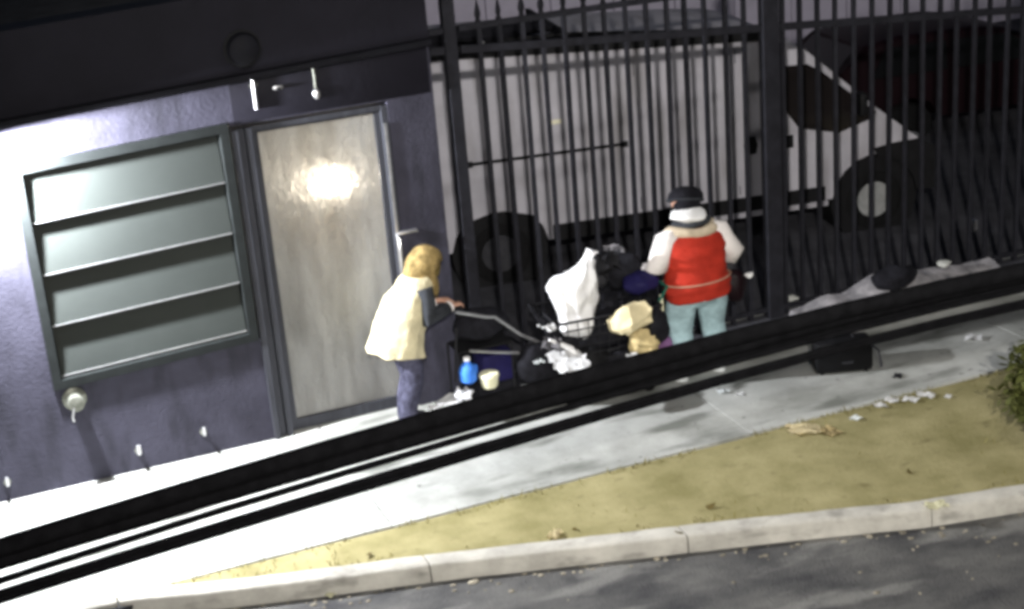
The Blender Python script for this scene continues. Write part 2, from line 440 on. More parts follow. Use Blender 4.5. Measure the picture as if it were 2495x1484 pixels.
# lit vestibule behind the frosted pane
mb = MB()
mb.box((2.9, 13.75, 1.4), (2.0, 0.06, 2.9)); mb.box((1.95, 13.2, 1.4), (0.06, 1.04, 2.9)); mb.box((3.84, 13.2, 1.4), (0.06, 1.04, 2.9))
mb.box((2.9, 13.2, -0.02), (1.8, 1.04, 0.05)); mb.box((2.9, 13.2, 2.92), (1.8, 1.04, 0.05))
mb.build('vestibule', M['room'], bld, smooth=False)
MB().lathe((3.26, 13.62, 0.0), [(0.16, 0.0), (0.16, 1.55), (0.13, 1.6), (0.0001, 1.6)], 14).build('vestibule_column', M['scarf'], bld)
lp = at_y(808, 445, 13.15)
gl = thing('hall_lamp', 'warm glowing globe lamp seen blurred through the frosted door', 'lamp', lp)
MB().ball((0, 0, 0), 0.10, 16, 12).build('globe', M['bulb'], gl)
MB().tube([(0, 0, 0.1), (0, 0, 0.56)], 0.008, 6).build('stem', M['black'], gl)
MB().lathe((0, 0, 0.085), [(0.03, 0), (0.05, 0.03), (0.02, 0.06)], 12).build('cap', M['brass'], gl)

# fittings on the facade
o = thing('conduit_stub', 'long bright conduit stub under the ledge by the window corner', 'pipe', (2.535, YW, 2.95), 0, 'conduit stubs under the ledge')
MB().tube([(0, -0.035, 0), (0, -0.035, 0.26)], 0.016, 10).build('pipe', M['chrome'], o); MB().box((0, -0.018, 0.2), (0.07, 0.034, 0.02)).build('clip', M['brass'], o)
o = thing('conduit_stub', 'short conduit stub with a round end fitting above the door', 'pipe', (3.05, YW, 2.98), 0, 'conduit stubs under the ledge')
MB().tube([(0, -0.03, 0.05), (0, -0.03, 0.27)], 0.010, 10).build('pipe', M['brass'], o); MB().ball((0, -0.035, 0.02), (0.032, 0.03, 0.045)).build('end_fitting', M['chrome'], o)
o = thing('door_sensor', 'small pale sensor between the two conduit stubs above the door', 'sensor', (2.735, YW, 3.1))
MB().box((0, -0.02, 0), (0.08, 0.04, 0.03), bev=0.008).build('housing', M['chrome'], o); MB().ball((0, -0.04, -0.008), (0.02, 0.012, 0.014)).build('lens', M['black'], o)
fx = at_y(590, 118, 12.3)
o = thing('fascia_lamp', 'unlit dark round lamp on the dark band over the window', 'lamp', (fx.x, 12.30, fx.z))
MB().lathe((0, 0, 0), [(0.13, 0), (0.14, -0.03), (0.12, -0.09), (0.07, -0.12), (0.001, -0.125)], 20, 'Y').build('dome', M['trim'], o); MB().lathe((0, 0.0, 0), [(0.155, 0.0), (0.155, -0.022), (0.142, -0.024)], 20, 'Y').build('rim', M['black'], o)
o = thing('standpipe', 'round brass standpipe inlet on the wall under the window corner', 'pipe inlet', (0.69, YW, 0.78))
MB().lathe((0, 0, 0), [(0.10, -0.002), (0.10, -0.015), (0.085, -0.022), (0.055, -0.03), (0.055, -0.10), (0.066, -0.105), (0.066, -0.145), (0.05, -0.15), (0.001, -0.15)], 18, 'Y').build('inlet', M['brass'], o)
MB().tube([(-0.02, -0.14, -0.01), (-0.05, -0.16, -0.10), (-0.045, -0.155, -0.14)], 0.008, 6).build('chain', M['chrome'], o)
for (px, py, lab) in ((18, 1175, 'small bright peg on the wall base at the far left edge'), (338, 1097, 'thick bright peg on the wall base below the window middle'), (497, 1052, 'slim bright peg on the wall base nearest the door frame')):
    p = at_y(px, py, YW - 0.05)
    o = thing('wall_peg', lab, 'peg', (p.x, YW, p.z), 0, 'metal pegs along the wall base')
    MB().tube([(0, 0, -0.02), (0, -0.07, -0.02), (0, -0.075, 0.05)], 0.014 if px != 338 else 0.02, 8).build('peg', M['chrome'], o)
    MB().lathe((0, 0, -0.02), [(0.03, -0.001), (0.03, -0.01), (0.015, -0.012)], 12, 'Y').build('plate', M['brass'], o)

# flood lamp under the ledge, just past the picture's edge
o = thing('flood_lamp', 'white flood lamp mounted under the ledge at the left end', 'lamp', (0.34, YW, 3.05))
MB().box((0, -0.12, 0.03), (0.09, 0.24, 0.05), bev=0.01).build('arm', M['trim'], o)
MB().box((0, -0.32, 0.03), (0.26, 0.18, 0.07), bev=0.012).build('housing', M['trim'], o)
MB().box((0, -0.32, -0.009), (0.22, 0.14, 0.008)).build('lens', M['lamp'], o)
ld = bpy.data.lights.new('flood_light', 'SPOT'); ld.energy = WALL_LAMP; ld.color = (0.93, 0.95, 1.0); ld.spot_size = R_(178); ld.spot_blend = 0.18; ld.shadow_soft_size = 0.07
l = bpy.data.objects.new('flood_light', ld); COL.objects.link(l); l.location = (0.34, YW - 0.32, 3.00); l.rotation_euler = (R_(8), R_(-12), 0)

# two street lamps: one behind the camera, one over the alley above the picture
for SL, aim, pw, cone, bl, lab in ((Vector((-1.3, -4.5, 8.2)), Vector((9.0, 13.2, 0.6)), STREET_LAMP, 60, 1.0, 'tall grey street lamp on the near side of the alley'),
                                   (Vector((4.4, 4.4, 9.0)), Vector((6.2, 9.6, 0)), ALLEY_LAMP, 105, 0.8, 'grey street lamp with its arm reaching over the alley')):
    o = thing('street_lamp', lab, 'street lamp', (SL.x, SL.y - 2.0, -0.13), 0, 'street lamps')
    h = SL.z
    MB().tube([(0, 0, 0), (0, 0, 4), (0, 0, h - .2), (0, 0.35, h + .25), (0, 1.2, h + .35), (0, 1.75, h + .3)], [0.09, 0.075, 0.06, 0.05, 0.045, 0.04], 10).build('pole', M['fence'], o)
    MB().ball((0, 2.0, h + .32), (0.16, 0.38, 0.09)).build('lamp_head', M['fence'], o)
    MB().box((0, 2.0, h + .24), (0.18, 0.4, 0.03)).build('lens', M['lamp'], o)
    ld = bpy.data.lights.new('street_light', 'SPOT'); ld.energy = pw; ld.color = (1.0, 0.96, 0.90); ld.spot_size = R_(cone); ld.spot_blend = bl; ld.shadow_soft_size = 0.15
    l = bpy.data.objects.new('street_light', ld); COL.objects.link(l); l.location = SL; l.rotation_euler = (aim - SL).to_track_quat('-Z', 'Y').to_euler()

# ------------------------------------------------------------------ fence
FY = YW + 0.05
fen = thing('iron_fence', 'tall black iron picket fence with spear tops before the van', 'fence', (0, 0, 0))


def rail_b(x): return 3.17 - 0.077 * (x - 4.35)


for x, w in ((4.285, 0.11), (7.43, 0.17), (11.3, 0.15), (15.2, 0.15)):
    MB().box((x, FY, 1.95), (w, 0.10, 3.9), bev=0.006).build('post', M['fence'], fen, smooth=False)
    MB().loft([((x, FY, 3.9), w * .62, .062), ((x, FY, 3.93), w * .62, .062), ((x, FY, 3.99), .01, .01)], 8).build('post_cap', M['fence'], fen)
edges = [4.1, 4.285, 7.43, 11.3, 15.2]
for a, b in zip(edges, edges[1:]):
    a2, b2 = (a, b) if a == 4.1 else (a + 0.09, b - 0.09)
    if a == 4.1: b2 = b - 0.058
    L = b2 - a2; mx = (a2 + b2) / 2
    MB().box((mx, FY, 3.35), (L, 0.05, 0.05)).build('rail', M['fence'], fen)
    MB().box((mx, FY, rail_b(mx)), (L, 0.05, 0.065), rot=Matrix.Rotation(math.atan(0.077), 3, 'Y')).build('rail', M['fence'], fen)
    MB().box((mx, FY, 0.14), (L, 0.045, 0.045)).build('rail', M['fence'], fen)
bar = MB(); bar.tube([(0, 0, 0.06), (0, 0, 3.40)], 0.027, 4)
bar.loft([((0, 0, 3.40), .022, .016), ((0, 0, 3.44), .048, .022), ((0, 0, 3.47), .044, .02), ((0, 0, 3.58), .003, .003)], 8)
bar_me = bar.mesh('bar', M['fence'])
x = 4.76
while x < 15.0:
    if all(abs(x - p) > 0.12 for p in edges):
        o = link('bar', bar_me, fen); o.location = (x + random.uniform(-.004, .004), FY - 0.0, 0)
        o.rotation_euler = (random.uniform(-.004, .004), random.uniform(-.005, .005), math.pi / 4 + random.uniform(-.15, .15))
    x += 0.2
o = link('bar', bar_me, fen); o.location = (4.56, FY, 0); o.rotation_euler = (0, 0, math.pi / 4)
structure(MB().box((9.8, FY, 0.01), (11.4, 0.22, 0.08), bev=0.01).build('fence_footing_kerb', M['lot']))

# ------------------------------------------------------------------ white van
vyaw = R_(-9.36)
van = thing('white_van', 'white panel van with sloped nose parked behind the fence', 'van', (5.5643, 15.0729, -0.02), vyaw)
WID = 1.95
RW, FW = 0.0, 4.43


def arc(cx, r, a0, a1, n=9): return [(cx + r * math.cos(R_(a0 + (a1 - a0) * i / n)), 0.38 + r * math.sin(R_(a0 + (a1 - a0) * i / n))) for i in range(n + 1)]


prof = [(-1.28, 0.46)] + arc(RW, 0.55, 172, 8) + arc(FW, 0.54, 172, 8) + [(5.06, 0.42), (5.11, 0.62), (5.08, 0.88), (4.93, 1.05), (4.46, 1.43), (3.98, 1.86), (3.60, 2.20), (3.38, 2.36), (3.05, 2.47), (2.4, 2.52), (0.8, 2.61), (-1.0, 2.67), (-1.22, 2.60), (-1.30, 2.30), (-1.33, 1.0)]
mb = MB(); mb.prism(prof, 0, WID)
es = [ed for ed in mb.bm.edges if abs(ed.verts[0].co.y - ed.verts[1].co.y) < 1e-4 and min(ed.verts[0].co.z, ed.verts[1].co.z) > 0.8 and not (abs(ed.verts[0].co.z - 0.38) < 0.62 and (abs(ed.verts[0].co.x - FW) < 0.6) and ed.verts[0].co.z < 1.0)]
bmesh.ops.bevel(mb.bm, geom=es, offset=0.07, segments=3, affect='EDGES', profile=0.5)
mb.warp(lambda v: Vector((v.x, v.y + (0.05 * max(0, v.z - 1.3) * (1 if v.y < WID / 2 else -1)), v.z)))
mb.build('body', M['van'], van, ang=30)


def side(poly, name, m, d=0.006, off=0.0):
    b = MB(); b.prism(poly, -d - off, 0.02)
    b.warp(lambda v: Vector((v.x, v.y + 0.05 * max(0, v.z - 1.3), v.z)))
    return b.build(name, m, van, smooth=False)


sw = side([(3.16, 2.0), (3.25, 2.05), (3.62, 2.04), (3.80, 1.93), (4.43, 1.40), (4.36, 1.33), (3.98, 1.22), (3.50, 1.33), (3.38, 1.50)], 'side_window', M['dglass'])
side([(-0.62, 0.62), (-0.6, 0.47), (-0.58, 0.47), (-0.58, 0.62)], 'mud_guard', M['black'])
side([(0.60, 0.44), (3.80, 0.44), (3.80, 0.62), (0.60, 0.62)], 'side_moulding', M['black'], 0.025)
for a, b in ((2.45, 3.05), (3.25, 3.82)): side([(a, 0.40), (b, 0.40), (b, 0.455), (a, 0.455)], 'sill_step', M['van'], 0.05)
side([(-0.28, 1.405), (1.48, 1.405), (1.48, 1.435), (-0.28, 1.435)], 'door_track', M['black'], 0.012)
for u in (-0.27, 1.47): side([(u - .035, 1.39), (u + .035, 1.39), (u + .035, 1.45), (u - .035, 1.45)], 'track_end', M['black'], 0.02)
side([(2.86, 1.12), (2.98, 1.12), (3.0, 1.22), (2.97, 1.31), (2.87, 1.31), (2.84, 1.22)], 'door_handle', M['black'], 0.03)
side([(3.27, 1.13), (3.42, 1.13), (3.42, 1.27), (3.27, 1.27)], 'door_handle', M['black'], 0.03)
side([(0.66, 1.74), (0.78, 1.74), (0.78, 1.785), (0.66, 1.785)], 'side_marker', M['amber'], 0.015)
for u in (1.62, 2.78, 3.10): side([(u, 0.66), (u + .009, 0.66), (u + .009, 2.3), (u, 2.3)], 'panel_seam', M['trim'], 0.003)
side([(-1.2, 2.61), (3.12, 2.36), (3.30, 2.30), (3.25, 2.42), (3.0, 2.50), (-1.15, 2.74)], 'roof_gutter', M['black'], 0.03)
side([(4.40, 0.985), (4.66, 1.02), (4.95, 1.03), (5.15, 0.92), (5.15, 0.42)] + arc(FW, 0.50, 5, 88, 7), 'bumper_end', M['black'], 0.02)
# windscreen, bonnet grille, far details
ws = MB(); nrm = Vector((0.665, 0, 0.747))
a, b = Vector((3.63, 0, 2.175)), Vector((4.44, 0, 1.45))
q = [ws.bm.verts.new(Vector((p.x, y, p.z)) + nrm * k) for k in (-0.01, 0.012) for p, y in ((a, .17), (b, .12), (b, WID - .12), (a, WID - .17))]
for f in ((0, 1, 2, 3), (7, 6, 5, 4), (0, 4, 5, 1), (1, 5, 6, 2), (2, 6, 7, 3), (3, 7, 4, 0)): ws.bm.faces.new([q[i] for i in f])
ws.build('windscreen', M['dglass'], van, smooth=False)
MB().box((5.11, WID / 2, 0.72), (0.06, 1.3, 0.22), bev=0.02).build('grille', M['black'], van)
MB().box((5.08, WID / 2, 0.46), (0.12, 1.86, 0.16), bev=0.04).build('bumper', M['black'], van)
for y in (0.2, WID - 0.2): MB().ball((5.0, y, 0.93), (0.10, 0.14, 0.12)).build('headlight', M['silver'], van)
mir = MB().box((4.18, -0.16, 1.56), (0.10, 0.16, 0.26), bev=0.03).build('wing_mirror', M['black'], van); MB().tube([(4.2, 0.02, 1.45), (4.18, -0.14, 1.50)], 0.02, 8).build('mirror_arm', M['black'], mir)
# wheel wells, wheels
for u, r in ((RW, 0.54), (FW, 0.53)):
    MB().lathe((u, 0, 0.38), [(r, 0.05), (r, 0.5), (0.001, 0.5)], 24, 'Y').build('wheel_well', M['black'], van)
    for y0, sgn in ((0.03, 1), (WID - 0.03, -1)):
        w = MB().lathe((u, y0, 0.36), [(0.21, 0.02 * sgn), (0.30, 0.0), (0.345, 0.02 * sgn), (0.36, 0.06 * sgn), (0.36, 0.2 * sgn), (0.33, 0.235 * sgn), (0.2, 0.235 * sgn)], 28, 'Y').build('wheel', M['rubber'], van)
        rim = M['rim'] if u == FW else M['hubd']
        MB().lathe((u, y0, 0.36), [(0.21, 0.015 * sgn), (0.205, 0.03 * sgn), (0.16, 0.05 * sgn), (0.09, 0.035 * sgn), (0.06, 0.0), (0.001, 0.0)], 24, 'Y').build('rim', rim, w)
        sl = MB()
        for k in range(6):
            a = k * math.pi / 3; sl.ball((u + 0.125 * math.cos(a), y0 + 0.036 * sgn, 0.36 + 0.125 * math.sin(a)), (0.026, 0.014, 0.026), 8, 6)
        sl.build('rim_holes', M['black'], w)
# roof rack with a load lashed on it
for u in (-0.9, 0.9): MB().box((u, WID / 2, 2.66), (0.05, 1.7, 0.10)).build('roof_bar', M['black'], van)
for y in (0.16,): MB().tube([(-1.05, y, 2.72), (0.9, y, 2.66), (3.0, y, 2.46)], 0.03, 8).build('rack_rail', M['black'], van)
Rv = Matrix.Rotation(vyaw, 4, 'Z'); VO = Vector((5.5643, 15.0729, -0.02))
tb = MB(); tb.loft([((0, 0, 0), .95, .20), ((0.02, 0, .05), 1.0, .24), ((0, 0.02, .11), .85, .20), ((.05, 0, .15), .45, .12)], 26); tb.jitter(0.05, 3.5, 3)
o = tag(tb.build('tarp_bundle', M['dark']), 'dark tarp bundle lashed on the roof rack of the white van', 'tarp bundle'); o.location = VO + Rv @ Vector((-0.15, 0.28, 2.70)); o.rotation_euler = (0, 0, vyaw)
gp = at_y(1171, 105, 14.7)
o = tag(MB().box((0, 0, 0), (0.07, 0.05, 0.035), bev=0.008).build('roof_reflector', M['chrome']), 'tiny glinting metal buckle on the tarp over the white van', 'buckle'); o.location = gp

# ------------------------------------------------------------------ maroon car and back of the lot
car = thing('maroon_car', 'dark maroon hatchback parked in shadow beyond the nose of the van', 'car', (11.3, 17.3, -0.02), R_(-6))
car.scale = (1.15, 1.0, 0.91)
cp = [(-0.1, 0.30), (0.35, 0.26)] + [(1.0 + 0.40 * math.cos(R_(a)), 0.34 + 0.40 * math.sin(R_(a))) for a in (172, 130, 90, 50, 8)] + [(3.55 + 0.40 * math.cos(R_(a)), 0.34 + 0.40 * math.sin(R_(a))) for a in (172, 130, 90, 50, 8)] + [(4.4, 0.28), (4.55, 0.6), (4.45, 0.86), (3.6, 1.02), (3.1, 1.10), (2.35, 1.58), (1.9, 1.66), (0.9, 1.66), (0.45, 1.58), (0.02, 1.08), (-0.12, 0.98), (-0.16, 0.6)]
mb = MB(); mb.prism(cp, 0, 1.8)
es = [ed for ed in mb.bm.edges if abs(ed.verts[0].co.y - ed.verts[1].co.y) < 1e-4 and min(ed.verts[0].co.z, ed.verts[1].co.z) > 0.75]
bmesh.ops.bevel(mb.bm, geom=es, offset=0.09, segments=3, affect='EDGES', profile=0.5)
TUM = lambda v: Vector((v.x, v.y + 0.16 * max(0, v.z - 1.0) * (1 if v.y < 0.9 else -1), v.z))
mb.warp(TUM).build('body', M['maroon'], car, ang=30)
for poly in ([(0.5, 1.1), (1.5, 1.1), (1.5, 1.52), (0.72, 1.52)], [(1.58, 1.1), (2.9, 1.1), (2.33, 1.5), (1.58, 1.52)]):
    MB().prism(poly, -0.006, 0.02).warp(TUM).build('side_window', M['cglass'], car, smooth=False)
rg = MB(); q = [rg.bm.verts.new((x - k * 0.79, y, z + k * 0.61)) for k in (-0.01, 0.012) for x, y, z in ((0.08, .22, 1.14), (0.42, .28, 1.54), (0.42, 1.52, 1.54), (0.08, 1.58, 1.14))]
for f in ((0, 1, 2, 3), (7, 6, 5, 4), (0, 4, 5, 1), (1, 5, 6, 2), (2, 6, 7, 3), (3, 7, 4, 0)): rg.bm.faces.new([q[i] for i in f])
rg.build('rear_window', M['cglass'], car, smooth=False)
for y in (0.12, 1.68): MB().box((-0.11, y, 0.93), (0.10, 0.26, 0.16), bev=0.03).build('tail_light', M['redlens'], car)
MB().box((-0.165, 0.9, 0.62), (0.03, 0.52, 0.12)).build('number_plate', M['silver'], car)
MB().box((-0.12, 0.9, 0.40), (0.16, 1.7, 0.2), bev=0.05).build('bumper', M['silver'], car)
for u in (1.0, 3.55):
    for y0, s_ in ((0.02, 1), (1.78, -1)):
        w = MB().lathe((u, y0, 0.32), [(0.2, 0.01 * s_), (0.30, 0), (0.32, 0.04 * s_), (0.32, 0.18 * s_), (0.2, 0.2 * s_)], 24, 'Y').build('wheel', M['rubber'], car)
        MB().lathe((u, y0, 0.32), [(0.2, 0.012 * s_), (0.1, 0.03 * s_), (0.001, 0.02 * s_)], 18, 'Y').build('rim', M['hubd'], w)

rb = thing('rear_building', 'pale boarded building at the back of the lot behind the fence', 'building', (0, 23.6, 0))
MB().box((14, 0.2, 2.5), (34, 0.3, 5.2)).build('wall', M['rear'], rb, smooth=False)
pm = MB().box((0, -0.02, 2.5), (1.12, 0.08, 5.15), bev=0.012).mesh('siding_panel', M['rear'], smooth=False)
for i in range(26):
    o = link('siding_panel', pm, rb); o.location = (-1 + i * 1.15, random.uniform(-.01, .01), 0)
wd = MB().box((17.5, -0.08, 2.2), (1.5, 0.06, 1.1)).build('window', M['wframe'], rb); MB().box((17.5, -0.12, 2.2), (1.3, 0.02, 0.9)).build('pane', M['dglass'], wd)

# ------------------------------------------------------------------ overhead cables near the camera
def cable(pts, r, n=10):
    xs = np.linspace(pts[0][0], pts[-1][0], 22)
    zz = np.interp(xs, [p[0] for p in pts], [p[1] for p in pts])
    k = np.array([1, 2, 3, 2, 1]) / 9.0
    zp = np.concatenate([[2 * zz[0] - zz[2], 2 * zz[0] - zz[1]], zz, [2 * zz[-1] - zz[-2], 2 * zz[-1] - zz[-3]]])
    zz = np.convolve(zp, k, 'valid')
    return xs, zz


def strand(name, pts, r, parent, y=5.0, twist=0.0):
    xs, zz = cable(pts, r)
    return MB().tube([(x, y + twist * math.sin(x * 3), z) for x, z in zip(xs, zz)], r, 12).build(name, M['cable'], parent)


cb = thing('cable_bundle', 'thick black overhead cable bundle, uppermost of the wires crossing the view', 'cable', (0, 0, 0), 0, 'overhead cables')
top = [(-3, 2.99), (-0.9, 3.145), (-0.05, 3.220), (0.67, 3.273), (1.45, 3.311), (2.43, 3.352), (2.97, 3.364), (3.48, 3.370), (4.21, 3.352), (8, 3.2)]
bot = [(-3, 2.89), (-0.9, 3.03), (-0.06, 3.102), (0.65, 3.137), (1.44, 3.178), (1.92, 3.198), (2.69, 3.240), (3.06, 3.256), (3.48, 3.272), (4.21, 3.262), (8, 3.13)]
strand('strand', [(x, z - 0.034) for x, z in top], 0.034, cb); strand('strand', [(x, z + 0.034) for x, z in bot], 0.034, cb, 5.02)
strand('strand', [(x, (z + np.interp(x, [p[0] for p in bot], [p[1] for p in bot])) / 2) for x, z in top], 0.04, cb, 5.03)
cb = thing('thin_cable', 'thin black wire hugging the underside of the thick bundle', 'cable', (0, 0, 0), 0, 'overhead cables')
strand('wire', [(-3, 2.84), (-0.9, 2.985), (-0.07, 3.074), (0.65, 3.128), (1.4, 3.168), (2.4, 3.215), (3.4, 3.25), (4.3, 3.245), (8, 3.1)], 0.013, cb, 4.99)
cb = thing('gap_fill_cable', 'added black cable filling the shaded gap below the bundle toward the right', 'cable', (0, 0, 0), 0, 'overhead cables')  # extra cable added to fill the shaded gap under the bundle with black
strand('wire', [(-3, 2.94), (-0.9, 3.09), (-0.07, 3.16), (0.65, 3.20), (1.3, 3.215), (1.9, 3.20), (2.5, 3.212), (3.06, 3.232), (3.48, 3.25), (4.22, 3.235), (8, 3.08)], 0.024, cb, 5.05)
cb = thing('lower_cable', 'black overhead cable of two strands, lowest of the wires in view', 'cable', (0, 0, 0), 0, 'overhead cables')
t2 = [(-3, 2.82), (-0.9, 2.963), (-0.08, 3.037), (0.64, 3.077), (1.09, 3.104), (1.55, 3.133), (2.51, 3.170), (3.06, 3.186), (3.48, 3.205), (4.22, 3.195), (8, 3.04)]
b2 = [(-3, 2.77), (-0.9, 2.910), (-0.09, 2.988), (0.63, 3.017), (1.08, 3.043), (1.55, 3.078), (1.92, 3.093), (2.42, 3.118), (3.06, 3.150), (3.48, 3.165), (4.22, 3.148), (8, 2.98)]
strand('strand', [(x, z - 0.014) for x, z in t2], 0.0135, cb); strand('strand', [(x, z + 0.014) for x, z in b2], 0.0135, cb)
strand('strand', [(-3, 2.795), (-0.9, 2.937), (-0.08, 3.012), (0.64, 3.047), (1.0, 3.068), (1.3, 3.077), (1.5, 3.085), (2.2, 3.11), (2.5, 3.135), (3.06, 3.165), (3.5, 3.185), (4.3, 3.17), (8, 3.0)], 0.014, cb, 5.01)

# ------------------------------------------------------------------ people
def hand(mb, wrist, d, palm_n, side_v, s=1.0, curl=0.6):
    """palm, four unequal fingers and a thumb; d = pointing direction, palm_n = out of the palm, side_v = thumb side"""
    d, palm_n, side_v = Vector(d).normalized(), Vector(palm_n).normalized(), Vector(side_v).normalized()
    w = Vector(wrist)
    mb.tube([w - d * .02, w + d * .03 * s, w + d * .085 * s, w + d * .10 * s], [(.026 * s, .026 * s), (.022 * s, .036 * s), (.019 * s, .041 * s), (.014 * s, .036 * s)] if abs(palm_n.z) > .6 else [(.026 * s, .026 * s), (.036 * s, .022 * s), (.041 * s, .019 * s), (.036 * s, .014 * s)], 10)
    for i, L in enumerate((.070, .078, .073, .058)):
        b = w + d * .088 * s + side_v * (.030 - .020 * i) * s
        pts = [b - d * .02 * s, b]; ang = 0
        for seg in (.45, .32, .23):
            ang += curl * (0.7 + 0.12 * i)
            pts.append(pts[-1] + (d * math.cos(ang) + palm_n * math.sin(ang)) * L * seg * s)
        mb.tube(pts, [.0095 * s, .0095 * s, .009 * s, .0085 * s, .007 * s], 7)
    b = w + d * .025 * s + side_v * .030 * s
    mb.tube([b - side_v * .015, b, b + (side_v * .6 + d * .6 + palm_n * .3).normalized() * .035 * s, b + (side_v * .5 + d * 1.0 + palm_n * .6).normalized() * .062 * s], [.013 * s, .013 * s, .011 * s, .008 * s], 7)


def head(mb, c, rot, s=1.0):
    """face looks along +Y before rot"""
    def P(x, y, z): return Vector(c) + rot @ (Vector((x, y, z)) * s)
    mb.ball(P(0, -0.008, 0.03), (.077 * s, .095 * s, .088 * s), 20, 14, rot)
    mb.ball(P(0, 0.022, -0.045), (.060 * s, .070 * s, .070 * s), 16, 10, rot)
    mb.ball(P(0, 0.068, -0.092), (.026 * s, .022 * s, .020 * s), 10, 8, rot)
    mb.tube([P(0, .083, .018), P(0, .104, -.018), P(0, .108, -.034)], [.010 * s, .014 * s, .012 * s], 8)
    mb.tube([P(-.022, .086, -.064), P(0, .093, -.062), P(.022, .086, -.064)], [.006, .009, .006], 7)
    mb.tube([P(-.055, .068, .036), P(-.02, .087, .040), P(.02, .087, .040), P(.055, .068, .036)], .009 * s, 7)
    for q in (-1, 1):
        mb.ball(P(q * .030, .072, .018), (.013, .012, .011), 8, 6, rot)
        mb.ball(P(q * .078, -.008, -.008), (.010, .022, .034), 8, 8, rot)


def person_red():
    t = thing('person', 'person in red quilted vest, dark hat and white collar seen from behind', 'person', (6.15, 11.67, 0.0), R_(4))
    up = Vector((0, 0, 1))
    b = MB()
    b.loft([((0, -.01, .84), .13, .10), ((0, -.02, .95), .165, .125), ((0, .0, 1.10), .15, .11), ((0, .02, 1.25), .165, .115), ((0, .035, 1.38), .18, .11), ((0, .045, 1.45), .13, .085), ((0, .075, 1.47), .062, .062), ((0, .12, 1.56), .055, .058), ((.01, .13, 1.61), .05, .055)], 20)
    hr = Matrix.Rotation(R_(-38), 3, 'Z') @ Matrix.Rotation(R_(-26), 3, 'X')
    head(b, (.02, .15, 1.665), hr)
    LA = [(-.17, .03, 1.405), (-.265, .0, 1.17), (-.25, .24, 1.08)]
    RA = [(.17, .03, 1.405), (.27, .0, 1.17), (.31, .14, .99)]
    for A in (LA, RA):
        A = [Vector(p) for p in A]
        m1 = A[0].lerp(A[1], .5); m2 = A[1].lerp(A[2], .4)
        b.tube([A[0] + Vector((0, 0, .01)), m1, A[1], m2, A[2]], [.056, .048, .040, .038, .027], 12)
    hand(b, LA[2], (-.1, .95, -.2), (0, 0, -1), (1, .1, 0), 1.0, .55)
    hand(b, RA[2], (.2, .55, -.75), (-.9, .1, -.2), (.1, .8, .6), 1.0, .6)
    for q in (-1, 1):
        b.tube([(q * .09, -.01, .93), (q * .115, .01, .72), (q * .118, .02, .48), (q * .125, -.02, .30), (q * .133, -.025, .09), (q * .135, .02, .04), (q * .145, .12, .025)], [.095, .082, .056, .055, .040, .038, .03], 14)
    fuse(b, 0.008, 'body', M['skin'], t)
    # jeans
    j = MB()
    j.loft([((0, -.01, .74), .135, .115), ((0, -.03, .86), .185, .150), ((0, -.015, 1.0), .18, .135), ((0, 0, 1.04), .172, .13)], 20)
    for q in (-1, 1):
        j.tube([(q * .09, -.015, .88), (q * .112, .005, .70), (q * .116, .015, .48), (q * .123, -.02, .30), (q * .13, -.025, .13), (q * .132, -.02, .075)], [.112, .102, .080, .078, .074, .078], 16)
    j.jitter(.008, 9, 2)
    fuse(j, 0.010, 'jeans', M['ljean'], t, 3)
    # shirt sleeves
    for A in (LA, RA):
        A = [Vector(p) for p in A]
        sl = MB().tube([A[0] + Vector((0, 0, .025)) - (A[0] - Vector((0, .03, 1.41))) * .25, A[0] + Vector((0, 0, .01)), A[0].lerp(A[1], .5), A[1] + Vector((0, -.01, 0)), A[1].lerp(A[2], .45), A[1].lerp(A[2], .86)], [.07, .082, .076, .070, .060, .050], 16)
        sl.jitter(.012, 11, 5); sl.build('sleeve', M['shirt'], t, ang=80)
    # vest, puffed in quilted rows
    rings = []
    for i, z in enumerate(np.linspace(.80, 1.455, 34)):
        k = [(.80, .205, .165, -.02), (.92, .222, .175, -.02), (1.05, .205, .165, -.01), (1.2, .21, .165, .01), (1.33, .215, .155, .025), (1.41, .195, .135, .04), (1.455, .12, .10, .05)]
        f = lambda c: float(np.interp(z, [a[0] for a in k], [a[c] for a in k]))
        puff = .003 * math.sin((z - .8) * 2 * math.pi / .11)
        rings.append(((0, f(3), z), f(1) + puff, f(2) + puff))
    v = MB().loft(rings, 36); v.jitter(.022, 5, 1); v.jitter(.008, 14, 2); v.build('vest', M['red'], t, ang=80)
    bl = MB(); n = 40; r2 = []
    for z, gq in ((.980, 0), (.985, .006), (.992, .006), (.997, 0)):
        r2.append(((0, -.017, z), .222 + gq, .180 + gq))
    bl.loft(r2, n, cap=False).build('waist_cord', M['skin'], t)
    # scarf roll
    sc = MB()
    pts = [(math.cos(a) * .135, .055 + math.sin(a) * .10, 1.440 + .02 * math.sin(a * 2 + 1)) for a in np.linspace(0, 2 * math.pi, 23)[:-1]]
    sc.loop(pts, .050, 12); sc.jitter(.016, 9, 4); sc.build('scarf', M['scarf'], t, ang=80)
    hb = MB().ball((.02, .125, 1.66), (.082, .10, .105), 18, 12, hr); hb.jitter(.010, 14, 3); hb.build('hair', M['dark'], t)
    nw = MB().ball((.02, .07, 1.505), (.130, .115, .06), 20, 10); nw.jitter(.014, 12, 6); nw.build('neck_wrap', M['greycl'], t, ang=80)
    wh = MB().ball((-.008, .06, 1.585), (.112, .105, .065), 22, 12, Matrix.Rotation(R_(10), 3, 'Y')); wh.jitter(.022, 10, 7); wh.jitter(.008, 24, 9); wh.build('white_collar', M['white'], t, ang=80)
    # cap
    def H(x, y, z): return Vector((.02, .15, 1.665)) + hr @ Vector((x, y, z))
    cp_ = MB(); prof = [(.112, .012), (.116, .04), (.110, .085), (.085, .128), (.045, .148), (.0005, .152)]
